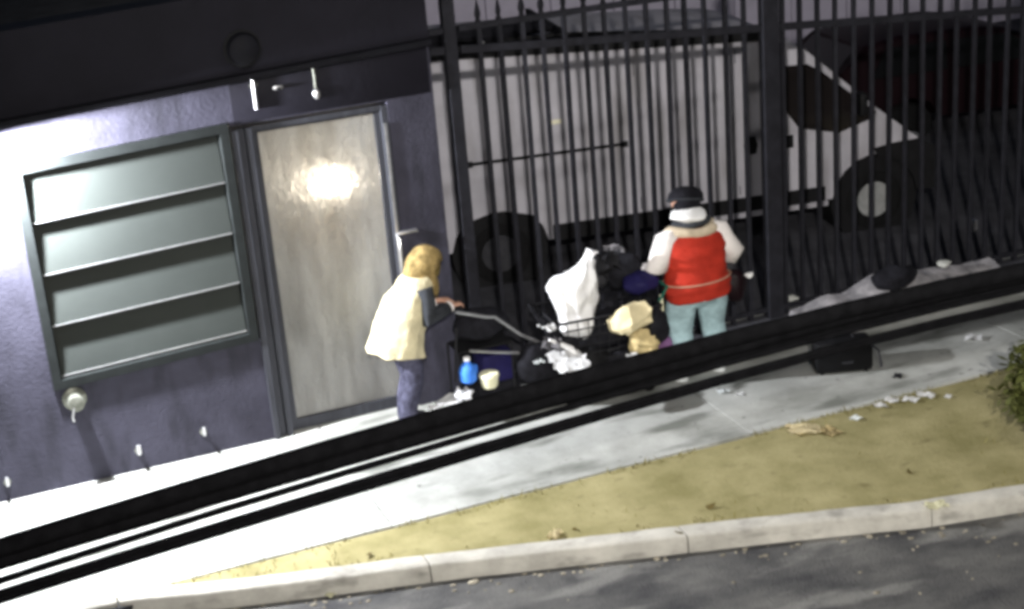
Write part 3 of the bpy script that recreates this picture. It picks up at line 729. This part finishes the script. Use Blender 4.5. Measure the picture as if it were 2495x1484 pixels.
    cp_.lathe((0, 0, 0), prof, 22); cp_.warp(lambda v: H(v.x, v.y * 1.1 - .008, v.z)); cp = cp_.build('hat', M['dark'], t, ang=60)
    br = MB(); br.prism([(.100 * math.cos(a), .07 + .135 * math.sin(a)) for a in np.linspace(0, math.pi, 12)], .035, .043, 'XY')
    br.warp(lambda v: H(v.x, v.y, v.z - .12 * abs(v.x) ** 1.4)); br.build('brim', M['black'], cp)
    MB().tube([H(*(.114 * math.cos(a), .125 * math.sin(a) - .008, .022)) for a in np.linspace(0, 2 * math.pi, 24)], .010, 6).build('cap_band', M['greycl'], cp)
    for q in (-1, 1):
        s_ = MB(); s_.loft([((q * .135, .055, 0.0), .050, .135), ((q * .135, .055, .03), .052, .138), ((q * .135, .05, .055), .046, .125), ((q * .134, .0, .085), .044, .07), ((q * .133, -.015, .115), .045, .055)], 18)
        s_.build('shoe', M['shoe'], t, ang=50)
    t.scale = (1.50, 1.15, .965)
    return t


def person_coat():
    t = thing('person', 'stooped person in cream hooded coat and grey jeans beside the glass door', 'person', (3.47, 12.02, 0.0), R_(-82))
    b = MB()
    b.loft([((0, -.02, .82), .13, .105), ((0, -.03, .93), .155, .125), ((0, .03, 1.08), .14, .11), ((0, .10, 1.22), .155, .115), ((0, .165, 1.33), .165, .105), ((0, .20, 1.39), .12, .085), ((0, .215, 1.41), .06, .06), ((0, .235, 1.45), .052, .055)], 20)
    hr = Matrix.Rotation(R_(-42), 3, 'X')
    hc = Vector((0, .265, 1.50))
    head(b, hc, hr)
    LA = [(-.17, .16, 1.32), (-.215, .17, 1.06), (-.12, .40, 1.08)]
    RA = [(.17, .16, 1.32), (.225, .15, 1.07), (.13, .40, 1.10)]
    for A in (LA, RA):
        A = [Vector(p) for p in A]
        b.tube([A[0] + Vector((0, 0, .01)), A[0].lerp(A[1], .5), A[1], A[1].lerp(A[2], .4), A[2]], [.05, .045, .038, .035, .026], 12)
    hand(b, LA[2], (.2, .95, -.1), (.3, 0, -1), (1, -.1, 0), 1.0, .6)
    hand(b, RA[2], (-.2, .95, -.1), (-.3, 0, -1), (-1, -.1, 0), 1.0, .6)
    for q in (-1, 1):
        b.tube([(q * .085, -.03, .90), (q * .10, .01, .70), (q * .105, .03 - q * .02, .47), (q * .11, -.03 - q * .03, .28), (q * .115, -.05 - q * .04, .09), (q * .12, .0 - q * .04, .04), (q * .125, .09 - q * .04, .025)], [.09, .08, .055, .052, .038, .036, .03], 14)
    fuse(b, 0.008, 'body', M['skin'], t)
    j = MB()
    j.loft([((0, -.02, .72), .13, .11), ((0, -.035, .85), .17, .14), ((0, -.02, .98), .165, .13)], 20)
    for q in (-1, 1):
        j.tube([(q * .085, -.03, .86), (q * .10, .01, .69), (q * .105, .03 - q * .02, .47), (q * .11, -.03 - q * .03, .28), (q * .115, -.05 - q * .04, .10), (q * .117, -.04 - q * .04, .05)], [.105, .095, .075, .072, .072, .076], 16)
    j.jitter(.009, 9, 6)
    fuse(j, 0.010, 'jeans', M['gjean'], t, 3)
    for q in (-1, 1):
        s_ = MB(); y = .015 - q * .04
        s_.loft([((q * .12, y, 0.0), .047, .13), ((q * .12, y, .03), .049, .132), ((q * .12, y - .005, .055), .043, .12), ((q * .118, y - .05, .09), .042, .065)], 18)
        s_.build('shoe', M['dshoe'], t, ang=50)
    # coat, flared and hanging out at the back
    k = [(.74, .245, .225, -.09), (.85, .24, .21, -.07), (1.0, .235, .205, -.03), (1.15, .225, .19, .035), (1.27, .215, .17, .10), (1.36, .19, .145, .15), (1.43, .12, .11, .19)]
    rings = []
    for z in np.linspace(.74, 1.42, 30):
        f = lambda c: float(np.interp(z, [a[0] for a in k], [a[c] for a in k]))
        rings.append(((0, f(3), z), f(1), f(2)))
    c = MB(); n = 40; rr = []
    for (ce, rx, ry) in rings:
        fold = .020 * max(0, (1.1 - ce[2]) / .5)
        rr.append([c.bm.verts.new(Vector(ce) + Vector((math.cos(2 * math.pi * i / n) * (rx + fold * math.sin(i * 1.3)), math.sin(2 * math.pi * i / n) * (ry + fold * math.sin(i * 1.3)), -.10 * math.sin(2 * math.pi * i / n) * (1.42 - ce[2])))) for i in range(n)])
    c._skin(rr, True); c.jitter(.026, 4.5, 8); c.jitter(.010, 12, 9); c.build('coat', M['coat'], t, ang=80)
    t.scale = (1.0, 1.05, .97)
    # hood: shell round the head, open to the front
    def H(x, y, z): return hc + hr @ Vector((x, y, z))
    hd = MB(); rr = []
    for i, a in enumerate(np.linspace(-2.0, 2.0, 17)):
        ring = []
        for j2 in range(24):
            ph = 2 * math.pi * j2 / 24
            pass
    q = bmesh.ops.create_uvsphere(hd.bm, u_segments=24, v_segments=16, radius=1.0)
    bmesh.ops.delete(hd.bm, geom=[v for v in hd.bm.verts if v.co.y > 0.62], context='VERTS')
    hd.warp(lambda v: H(v.x * .135, v.y * .155 - .015, v.z * (.155 if v.z > 0 else .23) + .01)); hd.jitter(.010, 14, 9)
    ge = bmesh.ops.solidify(hd.bm, geom=list(hd.bm.faces), thickness=.016)
    hd.build('hood', M['hood'], t, ang=80)
    hb = MB().ball(H(0, -.005, .025), (.085, .098, .098), 16, 10, hr); hb.build('hair', M['dead'], t)
    dr = MB(); dr.loft([((0, .30, 1.17), .05, .03), ((0, .295, 1.25), .10, .055), ((0, .25, 1.34), .15, .10), ((0, .22, 1.41), .135, .115), ((0, .235, 1.48), .10, .10)], 20); dr.jitter(.022, 8, 13); dr.build('hood_drape', M['hood'], t, ang=80)
    lk = []
    for q in range(7):
        u = -.07 + .023 * q; MB().tube([H(u, .085, .05), H(u * 1.15, .115, -.03), H(u * 1.2, .10 + .01 * math.sin(q * 2), -.15)], [.012, .013, .004], 6).build('hair_lock', M['dead'], t)
    for A in (LA, RA):
        A = [Vector(p) for p in A]
        sl = MB().tube([A[0] + Vector((0, -.01, .02)), A[0].lerp(A[1], .5), A[1] + Vector((0, -.012, -.005)), A[1].lerp(A[2], .5), A[1].lerp(A[2], .9)], [.072, .074, .072, .062, .05], 16)
        sl.jitter(.010, 11, 5); sl.build('sleeve', M['greycl'], t, ang=80)
        e0, e1 = A[1].lerp(A[2], .84), A[1].lerp(A[2], .93)
        MB().tube([e0, e1], .053, 14).build('cuff', M['shirt'], t)
    return t


person_red(); person_coat()

# ------------------------------------------------------------------ carts and clutter
cart = thing('shopping_cart', 'wire shopping cart heaped with bags before the person in red', 'shopping cart', (5.22, 11.80, 0.0), R_(-4))
wb_ = MB()
L, B, Tq = 0.44, 0.24, 0.30    # half length, half width bottom/top


def cx(u, v, z): return Vector((u * (L + .06 * z), v * (B + .06 * z), .42 + .42 * z))


bk = MB()
for z in np.linspace(0, 1, 6):
    ps = [cx(-1, -1, z), cx(1, -1, z), cx(1, 1, z), cx(-1, 1, z), cx(-1, -1, z)]
    for a, b in zip(ps, ps[1:]): bk.tube([a, b], .007 if z < .99 else .012, 5)
for u in np.linspace(-1, 1, 11):
    for v in (-1, 1): bk.tube([cx(u, v, 0), cx(u, v, 1)], .004, 4)
    bk.tube([cx(u, -1, 0), cx(u, 1, 0)], .004, 4)
for v in np.linspace(-1, 1, 6):
    for u in (-1, 1): bk.tube([cx(u, v, 0), cx(u, v, 1)], .004, 4)
bk.build('basket', M['wire'], cart)
MB().tube([(-.40, -.2, .14), (.42, -.2, .14), (.47, -.22, .40), (.5, -.24, .86)], .013, 8).tube([(-.40, .2, .14), (.42, .2, .14), (.47, .22, .40), (.5, .24, .86)], .013, 8).tube([(-.40, -.2, .14), (-.40, .2, .14)], .013, 8).tube([(-.3, -.2, .14), (-.42, -.22, .42)], .012, 6).tube([(-.3, .2, .14), (-.42, .22, .42)], .012, 6).build('undercarriage', M['wire'], cart)
MB().tube([(.50, -.24, .86), (.58, -.25, .98), (.58, .25, .98), (.50, .24, .86)], .014, 8).build('handle', M['green'], cart)
wm = MB().lathe((0, 0, 0), [(.02, -.014), (.06, -.014), (.062, 0), (.06, .014), (.02, .014)], 16, 'Y').mesh('wheel', M['rubber'])
for u in (-.36, .38):
    for v in (-.2, .2):
        o = link('wheel', wm, cart); o.location = (u, v, .062)
        MB().box((u, v, .115), (.05, .035, .05)).build('fork', M['wire'], cart)


def blob(name, label, cat, loc, r, m, amp, sc, seed, rz=0, group=None, seg=26):
    b = MB().ball((0, 0, 0), r, seg, seg // 2 + 3); b.jitter(amp, sc, seed)
    zmin = min(v.co.z for v in b.bm.verts)
    for v in b.bm.verts: v.co.z -= zmin
    o = tag(b.build(name, m, None, ang=80), label, cat, group); o.location = loc; o.rotation_euler = (0, 0, rz); return o


def crumple(name, label, cat, loc, r, m, seed, flat=.45, group=None, n=7, ry=0.0):
    """a crumpled sheet: folded grid with creases, lying where it landed"""
    rnd = random.Random(seed); b = MB(); vs = []
    for i in range(n):
        for j in range(n):
            u, v = i / (n - 1) * 2 - 1, j / (n - 1) * 2 - 1
            fold = .5 * abs(math.sin(u * 2.3 + seed)) + .4 * abs(math.sin(v * 2.9 + u * 1.5 + seed * 2))
            vs.append(b.bm.verts.new((r * (u * 1.1 + rnd.uniform(-.16, .16)), r * (v * .8 + rnd.uniform(-.16, .16)), r * flat * (fold * 1.3 + rnd.uniform(0, .35)))))
    for i in range(n - 1):
        for j in range(n - 1): b.bm.faces.new((vs[i * n + j], vs[(i + 1) * n + j], vs[(i + 1) * n + j + 1], vs[i * n + j + 1]))
    zm = min(v.co.z for v in vs)
    for v in vs: v.co.z -= zm
    bmesh.ops.solidify(b.bm, geom=list(b.bm.faces), thickness=.004)
    o = tag(b.build(name, m, None, ang=20), label, cat, group); o.location = loc; o.rotation_euler = (0, ry, rnd.uniform(0, 3)); return o


def scrap(name, label, cat, px, py, r, m, seed, flat=.45, z=.006, group=None):
    crumple(name, label, cat, at_z(px, py, z), r, m, seed, flat, group)


# big white sack standing on the front of the cart
b = MB(); rr = []; n = 40
rg = [(0, .04, .09), (.04, .04, .14), (.15, .03, .17), (.30, -.01, .205), (.42, -.035, .225), (.50, -.02, .20), (.58, .03, .145), (.66, .075, .085), (.71, .09, .045), (.75, .10, .035), (.79, .12, .05)]
for z in np.linspace(0, .79, 30):
    cxx = float(np.interp(z, [q[0] for q in rg], [q[1] for q in rg])); rad = float(np.interp(z, [q[0] for q in rg], [q[2] for q in rg]))
    pl = .10 + .25 * max(0, (z - .45) / .34)
    rr.append([b.bm.verts.new((cxx + math.cos(a) * rad * (1 + pl * math.sin(7 * a + z * 5) * math.sin(3 * a + 1)), .72 * math.sin(a) * rad * (1 + pl * math.sin(7 * a + z * 5)), z)) for a in np.linspace(0, 2 * math.pi, n + 1)[:-1]])
b._skin(rr, True); b.jitter(.045, 6, 3); b.jitter(.014, 18, 8)
o = tag(b.build('plastic_sack', M['bag'], None, ang=80), 'bulging white plastic sack with knotted top on the shopping cart', 'sack'); o.location = (4.90, 11.68, .645); o.rotation_euler = (0, R_(12), R_(10))
b = MB(); b.loft([((0, 0, 0), .11, .09), ((0, 0, .08), .14, .12), ((.01, 0, .2), .13, .11), ((.0, 0, .27), .06, .05)], 20); b.jitter(.02, 9, 12)
o = tag(b.build('plastic_sack', M['hubd'], None, ang=80), 'small grey sack squeezed behind the big white sack', 'sack'); o.location = (5.24, 11.86, 1.0)
for i, (x, z, w, h, m, lab) in enumerate(((5.41, .70, .36, .19, M['paper'], 'pale cream paper bag, upper of the two on the cart'), (5.50, .44, .27, .21, M['kraft'], 'tan paper bag under the cream one on the cart'))):
    b = MB(); rr = []
    for zz in np.linspace(0, 1, 8):
        k = float(np.interp(zz, [0, .1, .5, .8, 1], [.8, 1, 1.08, .95, .55]))
        rr.append([b.bm.verts.new((w * .5 * k * (abs(math.cos(a)) ** .6) * math.copysign(1, math.cos(a)) * (1 + .12 * zz * math.sin(5 * a + i)), .12 * k * (abs(math.sin(a)) ** .6) * math.copysign(1, math.sin(a)) * (1 + .2 * zz * math.sin(6 * a)), h * zz + .05 * zz * math.cos(a + 2))) for a in np.linspace(0, 2 * math.pi, 15)[:-1]])
    b._skin(rr, True); b.jitter(.030, 7, 20 + i); b.jitter(.035, 19, 25 + i)
    o = tag(b.build('paper_bag', m, None, ang=12), lab, 'paper bag', 'paper bags on the cart'); o.location = (x, 11.48 + .02 * i, z); o.rotation_euler = (0, R_(-14 + 20 * i), R_(6 - 30 * i))
blob('clothes_bundle', 'dark clothes bundle heaped on top of the shopping cart', 'clothes', (5.52, 11.90, .90), (.20, .15, .17), M['dark'], .05, 6, 31)
blob('blanket', 'folded navy blanket draped over the cart rim', 'blanket', (5.60, 11.66, .93), (.17, .13, .09), M['navy'], .03, 9, 32)
blob('garbage_bag', 'black garbage bag slumped below the white sack', 'garbage bag', (5.02, 11.66, .0), (.27, .18, .28), M['black'], .05, 6, 33)
blob('garbage_bag', 'black garbage bag slumped below the tan paper bag', 'garbage bag', (5.40, 11.62, .0), (.27, .16, .22), M['dark'], .05, 6, 34)
blob('shoulder_bag', 'dark maroon shoulder bag at the right hip of the person in red', 'bag', (6.60, 11.80, .58), (.13, .09, .16), M['maroon'], .03, 8, 36)
blob('dark_sack', 'small dark sack wedged right of the two paper bags', 'sack', (5.63, 11.42, .50), (.09, .08, .17), M['dark'], .03, 9, 37)
blob('jacket', 'purple jacket dropped by the legs of the person in red', 'jacket', (5.72, 11.60, .12), (.12, .12, .20), M['purple'], .04, 8, 35)
b = MB(); b.tube([(0, 0, .45), (.01, 0, .2), (0, 0, 0)], .016, 8); o = tag(b.build('wooden_stake', M['cream']), 'pale wooden stake upright between paper bags and person in red', 'stake'); o.location = (5.74, 11.56, .45)
pts = [at_y(x, y, 11.55) for x, y in ((1338, 825), (1365, 838), (1392, 850), (1408, 866), (1405, 882), (1385, 892))]
o = tag(MB().tube(pts, [.012, .022, .026, .022, .026, .012], 10).jitter(.03, 11, 3).build('white_hose', M['white'], None, ang=80), 'curved white hose hanging below the white sack', 'hose')
crumple('white_rag', 'crumpled white rag under the curved hose', 'rag', at_y(1385, 890, 11.42), .19, M['white'], 40, .30, None, 9)
crumple('paper_scrap', 'small pale scrap left of the white rag', 'paper scrap', at_y(1312, 886, 11.6), .05, M['shoe'], 41, .8)
crumple('paper_scrap', 'crushed white scrap at the foot of the white sack', 'paper scrap', at_y(1335, 806, 11.55), .07, M['white'], 43, .8)
crumple('paper_scrap', 'tiny white scrap caught below the tan paper bag', 'paper scrap', at_y(1540, 872, 11.35), .045, M['white'], 44, .8)
blob('blanket', 'dark wadded blanket filling the wire basket of the cart', 'blanket', (5.25, 11.82, .44), (.42, .20, .17), M['dark'], .06, 6, 45)
crumple('foil_sheet', 'torn pale foil sheet on top of the dark clothes bundle', 'foil', at_y(1495, 612, 11.9), .09, M['tarp'], 46, .6)
crumple('cloth', 'grey cloth hanging between the white sack and the navy blanket', 'cloth', at_y(1490, 665, 11.6), .15, M['hubd'], 47, .6, None, 9, R_(60))
o = tag(MB().tube([at_y(1290, 742, 11.62), at_y(1330, 800, 11.6), at_y(1345, 826, 11.6)], [.012, .035, .02], 10).jitter(.01, 20, 2).build('umbrella', M['dark'], None, ang=80), 'folded black umbrella leaning between hand cart and white sack', 'umbrella')
blob('backpack', 'small black backpack slumped left of the white rag', 'backpack', at_y(1312, 935, 11.72), (.20, .11, .20), M['dark'], .03, 8, 48)
crumple('cloth', 'grey striped cloth bunched by the front wheel of the cart', 'cloth', at_y(1345, 850, 11.6), .10, M['tarp'], 49, .7, None, 9)

# folding hand cart in front of the stooped person
hc_ = thing('hand_cart', 'folding hand cart with dark load between coat wearer and sack', 'hand cart', (0, 0, 0))
P = lambda x, y, d=11.8: at_y(x, y, d)
MB().tube([P(1110, 760), P(1185, 772), P(1205, 772), P(1268, 815), P(1330, 842)], .014, 8).build('handle', M['chrome'], hc_)
MB().tube([P(1145, 855), P(1200, 858), P(1265, 860)], .013, 8).build('shelf_edge', M['chrome'], hc_)
MB().tube([P(1268, 852), P(1266, 912)], .016, 8).build('upright', M['wire'], hc_)
MB().tube([P(1112, 800), P(1110, 930)], .012, 8).build('upright', M['wire'], hc_)
p = P(1190, 872); MB().box((p.x, 11.98, .66), (.5, .3, .02)).build('shelf', M['black'], hc_)
MB().tube([(p.x - .26, 11.84, .05), (p.x - .26, 11.84, .66)], .012, 6).tube([(p.x + .24, 11.84, .05), (p.x + .24, 11.84, .66)], .012, 6).tube([(p.x - .26, 12.12, .05), (p.x - .26, 12.12, .66)], .012, 6).tube([(p.x + .24, 12.12, .05), (p.x + .24, 12.12, .66)], .012, 6).build('leg', M['wire'], hc_)
for u in (-.26, .24):
    for y in (11.84, 12.12):
        o = link('wheel', wm, hc_); o.location = (p.x + u, y, .062)
blob('duffel_bag', 'dark duffel bag lying on the folding hand cart', 'bag', (p.x + .02, 11.98, .672), (.25, .15, .15), M['dark'], .04, 6, 51)
o = tag(MB().box((0, 0, .13), (.30, .26, .26), bev=.015).build('storage_crate', M['navy']), 'navy plastic storage crate under the hand cart shelf', 'crate'); o.location = (P(1205, 880, 11.95).x, 11.98, .3)
o = tag(MB().box((0, 0, .14), (.40, .24, .28), bev=.01).build('cardboard_box', M['dark']), 'dark cardboard box under the navy storage crate', 'box'); o.location = (P(1205, 880, 11.95).x, 11.98, .015)
bt = thing('water_jug', 'bright blue water jug below the hand cart', 'jug', P(1142, 930, 11.75), R_(20))
MB().lathe((0, 0, 0), [(.055, 0), (.075, .02), (.078, .10), (.06, .15), (.03, .18), (.026, .20)], 18).build('jug_body', M['blue'], bt); MB().lathe((0, 0, .2), [(.03, 0), (.03, .03), (.001, .03)], 14).build('cap', M['white'], bt); MB().tube([(.06, 0, .14), (.10, 0, .12), (.10, 0, .06), (.075, 0, .04)], .010, 6).build('handle', M['blue'], bt)
bt = thing('plastic_tub', 'round cream plastic tub beside the blue jug', 'tub', P(1194, 942, 11.70))
MB().lathe((0, 0, 0), [(.06, 0), (.072, .02), (.085, .10)], 20).build('tub_body', M['cream'], bt); MB().lathe((0, 0, .10), [(.09, 0), (.09, .018), (.08, .03), (.001, .034)], 20).build('lid', M['cream'], bt)
crumple('plastic_bag', 'crumpled clear white bag under the blue jug', 'plastic bag', P(1132, 972, 11.7), .10, M['bag'], 55, .8, None, 9)
crumple('paper_scrap', 'white scrap on the pavement by the feet of the coat wearer', 'paper scrap', P(1062, 995, 11.85), .06, M['white'], 56, .6)
crumple('cloth_strip', 'thin white cloth strip trailing toward the blue jug', 'cloth', P(1098, 978, 11.85), .12, M['white'], 57, .2)
blob('small_case', 'small grey case held low by the person in the red vest', 'case', (6.55, 11.78, .90), (.06, .05, .05), M['hubd'], .01, 9, 58)
o = tag(MB().ball((0, 0, 0), (.05, .04, .03), 16, 8).jitter(.02, 16, 59).build('paper_cup', M['white'], None, ang=80), 'crushed white cup in the right hand of the red vest wearer', 'cup'); o.location = at_y(1826, 670, 11.75)

# ------------------------------------------------------------------ things along the fence and litter
b = MB(); rings = []  # pale heap added in place of the lit patch of ground at the fence
for x in np.linspace(7.55, 9.95, 34):
    t = (x - 7.55) / 2.4
    hgt = .09 + .22 * math.sin(math.pi * min(1, t * 1.1 + .05)) * (.6 + .4 * noise.noise(Vector((x * 3, 0, 4)))) + .10 * t
    y1 = 12.38; y0 = 11.70 + .25 * t
    rings.append([b.bm.verts.new((x, y0 + (y1 - y0) * k, .003 + hgt * h + .03 * noise.noise(Vector((x * 5, k * 4, 2))) * (0 < k < 1))) for k, h in ((0, 0), (.03, .12), (.25, .45), (.5, .75), (.75, .95), (.95, 1.0), (1, .6), (1, 0))])
b._skin(rings, True)
tag(b.build('tarp', M['tarp'], None, ang=50), 'pale grey heap standing in for lit ground along the foot of the fence', 'tarp')
blob('garbage_bag', 'dark garbage bag sitting on the grey heap at the fence', 'garbage bag', (8.62, 12.14, .18), (.26, .14, .11), M['dark'], .06, 7, 61)
for i, (px, py, r, lab) in enumerate(((1930, 735, .07, 'pale rubble lump at the near end of the grey heap'), (2015, 742, .05, 'small rubble lump at the lower edge of the grey heap'), (2300, 652, .07, 'pale rubble lump at the far end of the grey heap'))):
    q = at_z(px, py, .25 if i == 2 else .12); blob('rubble_lump', lab, 'rubble', q, (r, r * .8, r * .5), M['concrete'], .02, 14, 70 + i, 0, 'rubble by the tarp')
q = at_z(2370, 560, -.02)
o = tag(MB().lathe((0, 0, 0), [(.05, 0), (.055, .01), (.055, .11), (.045, .12), (.001, .12)], 14).build('tin_can', M['chrome']), 'shiny tin can alone on the dark parking lot', 'can'); o.location = q

sc = at_z(2070, 912, 0)
su = thing('suitcase', 'black suitcase lying on the pavement right of the white shoes', 'suitcase', (sc.x, sc.y + .12, 0), R_(-20))
MB().box((0, 0, .17), (.52, .24, .30), bev=.035).build('shell', M['black'], su)
MB().tube([(.20, -.13, .31), (.30, -.13, .22), (.33, -.13, .06)], .010, 6).build('strap', M['hubd'], su)
MB().tube([(-.1, 0, .32), (-.08, 0, .36), (.08, 0, .36), (.1, 0, .32)], .011, 6).build('handle', M['hubd'], su)
MB().box((0.02, -.125, .12), (.10, .012, .02)).build('latch', M['hubd'], su)
for u in (-.2, .2): MB().lathe((u, -.06, .022), [(.001, -.02), (.022, -.02), (.022, .02), (.001, .02)], 12, 'Y').build('wheel', M['rubber'], su)

scrap('paper_scrap', 'white scrap on the pavement right of the white shoes', 'paper scrap', 1762, 957, .05, M['shoe'], 80)
scrap('paper_scrap', 'pale scrap between the white shoes and the suitcase', 'paper scrap', 1803, 962, .035, M['white'], 81)
scrap('paper_scrap', 'grey scrap at the right corner of the black suitcase', 'paper scrap', 2187, 918, .05, M['hubd'], 82)
for i, (px, py, r, lab) in enumerate(((2145, 990, .05, 'white paper scrap at the left end of the littered row'), (2172, 977, .055, 'white paper scrap second from the left in the littered row'), (2218, 975, .06, 'white paper scrap in the middle of the littered row'), (2255, 965, .065, 'largest white paper scrap near the right of the littered row'), (2310, 968, .035, 'smallest white paper scrap at the right end of the littered row'))):
    scrap('paper_scrap', lab, 'paper scrap', px, py, r, M['white'], 84 + i, .35, .008, 'paper scraps along the pavement edge')
scrap('crumpled_wrapper', 'white wrapper lying alone on the pavement at the right', 'wrapper', 2372, 826, .07, M['white'], 92)
scrap('paper_sack', 'crumpled cream paper sack on the yellow dirt by the pavement edge', 'paper sack', 1958, 1052, .12, M['paper'], 93, .5)
scrap('paper_sack', 'flattened brown paper sack beside the crumpled cream one', 'paper sack', 2022, 1053, .08, M['kraft'], 94, .3)
scrap('paper_scrap', 'pale scrap on the dirt just right of the cream paper sack', 'paper scrap', 2085, 1022, .05, M['shoe'], 95)
scrap('paper_cup', 'crushed cream cup on the yellow dirt near the kerb', 'cup', 1352, 1306, .055, M['paper'], 96, .8)
scrap('crumpled_wrapper', 'crumpled pale wrapper sitting on the kerb at the right', 'wrapper', 2282, 1235, .075, M['cream'], 97, .5, .02)
for i, (px, py, r, lab) in enumerate(((1730, 1236, .04, 'largest dead leaf in the middle of the yellow dirt'), (2215, 1152, .03, 'dead leaf on the yellow dirt toward the shrub'), (1655, 1300, .028, 'dead leaf on the yellow dirt near the kerb middle'), (900, 1352, .03, 'dead leaf at the narrow left end of the yellow dirt'), (1400, 1290, .022, 'tiny dead leaf right of the cream cup'))):
    q = at_z(px, py, .01); b = MB()
    b.prism([(r * math.cos(a) * (1 + .3 * math.cos(3 * a)), .6 * r * math.sin(a)) for a in np.linspace(0, 2 * math.pi, 13)[:-1]], 0, .004, 'XY'); b.warp(lambda v: Vector((v.x, v.y, v.z + 6 * v.x * v.x + .004)))
    o = tag(b.build('dead_leaf', M['dead']), lab, 'leaf', 'dead leaves on the dirt'); o.location = q; o.rotation_euler = (R_(15), R_(-10), i * 1.3)
scrap('bottle_fragment', 'pale crushed fragment in the gutter below the kerb', 'litter', 808, 1450, .04, M['cream'], 99, .4, -.12)

# shrub at the right edge
sh = at_z(2500, 1085, 0)
shr = thing('shrub', 'dark leafy shrub rising from the dirt at the right edge', 'shrub', (sh.x + .06, sh.y, 0))
b = MB()
tips = []
for k in range(9):
    a = random.uniform(0, 6.28); h = random.uniform(.45, .9); sp = random.uniform(.10, .28)
    p0 = Vector((0, 0, 0)); p2 = Vector((math.cos(a) * sp, math.sin(a) * sp, h)); p1 = (p0 + p2) / 2 + Vector((0, 0, .06))
    b.tube([p0, p1, p2], [.014, .010, .004], 6); tips += [p1.lerp(p2, f) for f in (.0, .3, .6, .8, 1)]
b.build('stem', M['bark'], shr)
lf = bmesh.new()
for k in range(650):
    p = random.choice(tips) + Vector([random.gauss(0, .065) for _ in range(3)]); p.z = max(p.z, .02)
    d = Vector((random.gauss(0, 1), random.gauss(0, 1), random.gauss(-.2, .6))).normalized(); s_ = d.cross(Vector((0, 0, 1))).normalized(); L = random.uniform(.06, .13); w = L * .26
    vs = [lf.verts.new(v) for v in (p, p + d * L * .5 + s_ * w, p + d * L, p + d * L * .5 - s_ * w)]
    lf.faces.new(vs)
me = bpy.data.meshes.new('foliage'); lf.to_mesh(me); lf.free(); me.materials.append(M['leaf'])
o = link('foliage', me, shr); o['kind'] = 'stuff'

# dry weeds on the dirt edges and grit in the gutter: nobody could count them
wd = bmesh.new()
for k in range(1500):
    x = random.uniform(1.0, 11)
    yk = float(np.interp(x, kx, ky)) + .19
    e = random.random()
    if e < .45: y = 10.29 - abs(random.gauss(0, .05)); n_ok = noise.noise(Vector((x * 1.7, 1, 0))) > -.05
    elif e < .8: y = yk + abs(random.gauss(0, .05)); n_ok = noise.noise(Vector((x * 1.9, 5, 0))) > .0
    else: y = random.uniform(yk, 10.28); n_ok = noise.noise(Vector((x * 1.3, y * 1.3, 3))) > .15
    if not n_ok or not (yk < y < 10.3): continue
    h = random.uniform(.015, .05); a = random.uniform(0, 6.28); d = Vector((math.cos(a), math.sin(a), 0)); w = Vector((-d.y, d.x, 0)) * .006
    p = Vector((x, y, .0)); t = p + d * random.uniform(.02, .05) + Vector((0, 0, h))
    wd.faces.new([wd.verts.new(v) for v in (p - w, p + w, t)])
me = bpy.data.meshes.new('dry_weeds'); wd.to_mesh(me); wd.free(); me.materials.append(M['weed'])
o = link('dry_weeds', me); o['kind'] = 'stuff'; tag(o, 'sparse dry weeds along the edges of the yellow dirt', 'weeds')
gr = bmesh.new()
for k in range(200):
    x = random.uniform(0.3, 9); y = float(np.interp(x, kx, ky)) - .02 - abs(random.gauss(0, .10)) - (random.random() < .2) * random.uniform(0, 1.6)
    r0 = random.uniform(.005, .018) * (1.8 if random.random() < .08 else 1)
    q = bmesh.ops.create_icosphere(gr, subdivisions=1, radius=r0); m4 = Matrix.Translation((x, y, -.128)) @ Matrix.Diagonal((random.uniform(.7, 2), random.uniform(.7, 1.5), .5, 1)); bmesh.ops.transform(gr, matrix=m4, verts=q['verts'])
me = bpy.data.meshes.new('gutter_grit'); gr.to_mesh(me); gr.free(); me.materials.append(M['grit'])
o = link('gutter_grit', me); o['kind'] = 'stuff'; tag(o, 'scattered grit and bits along the gutter below the kerb', 'grit')
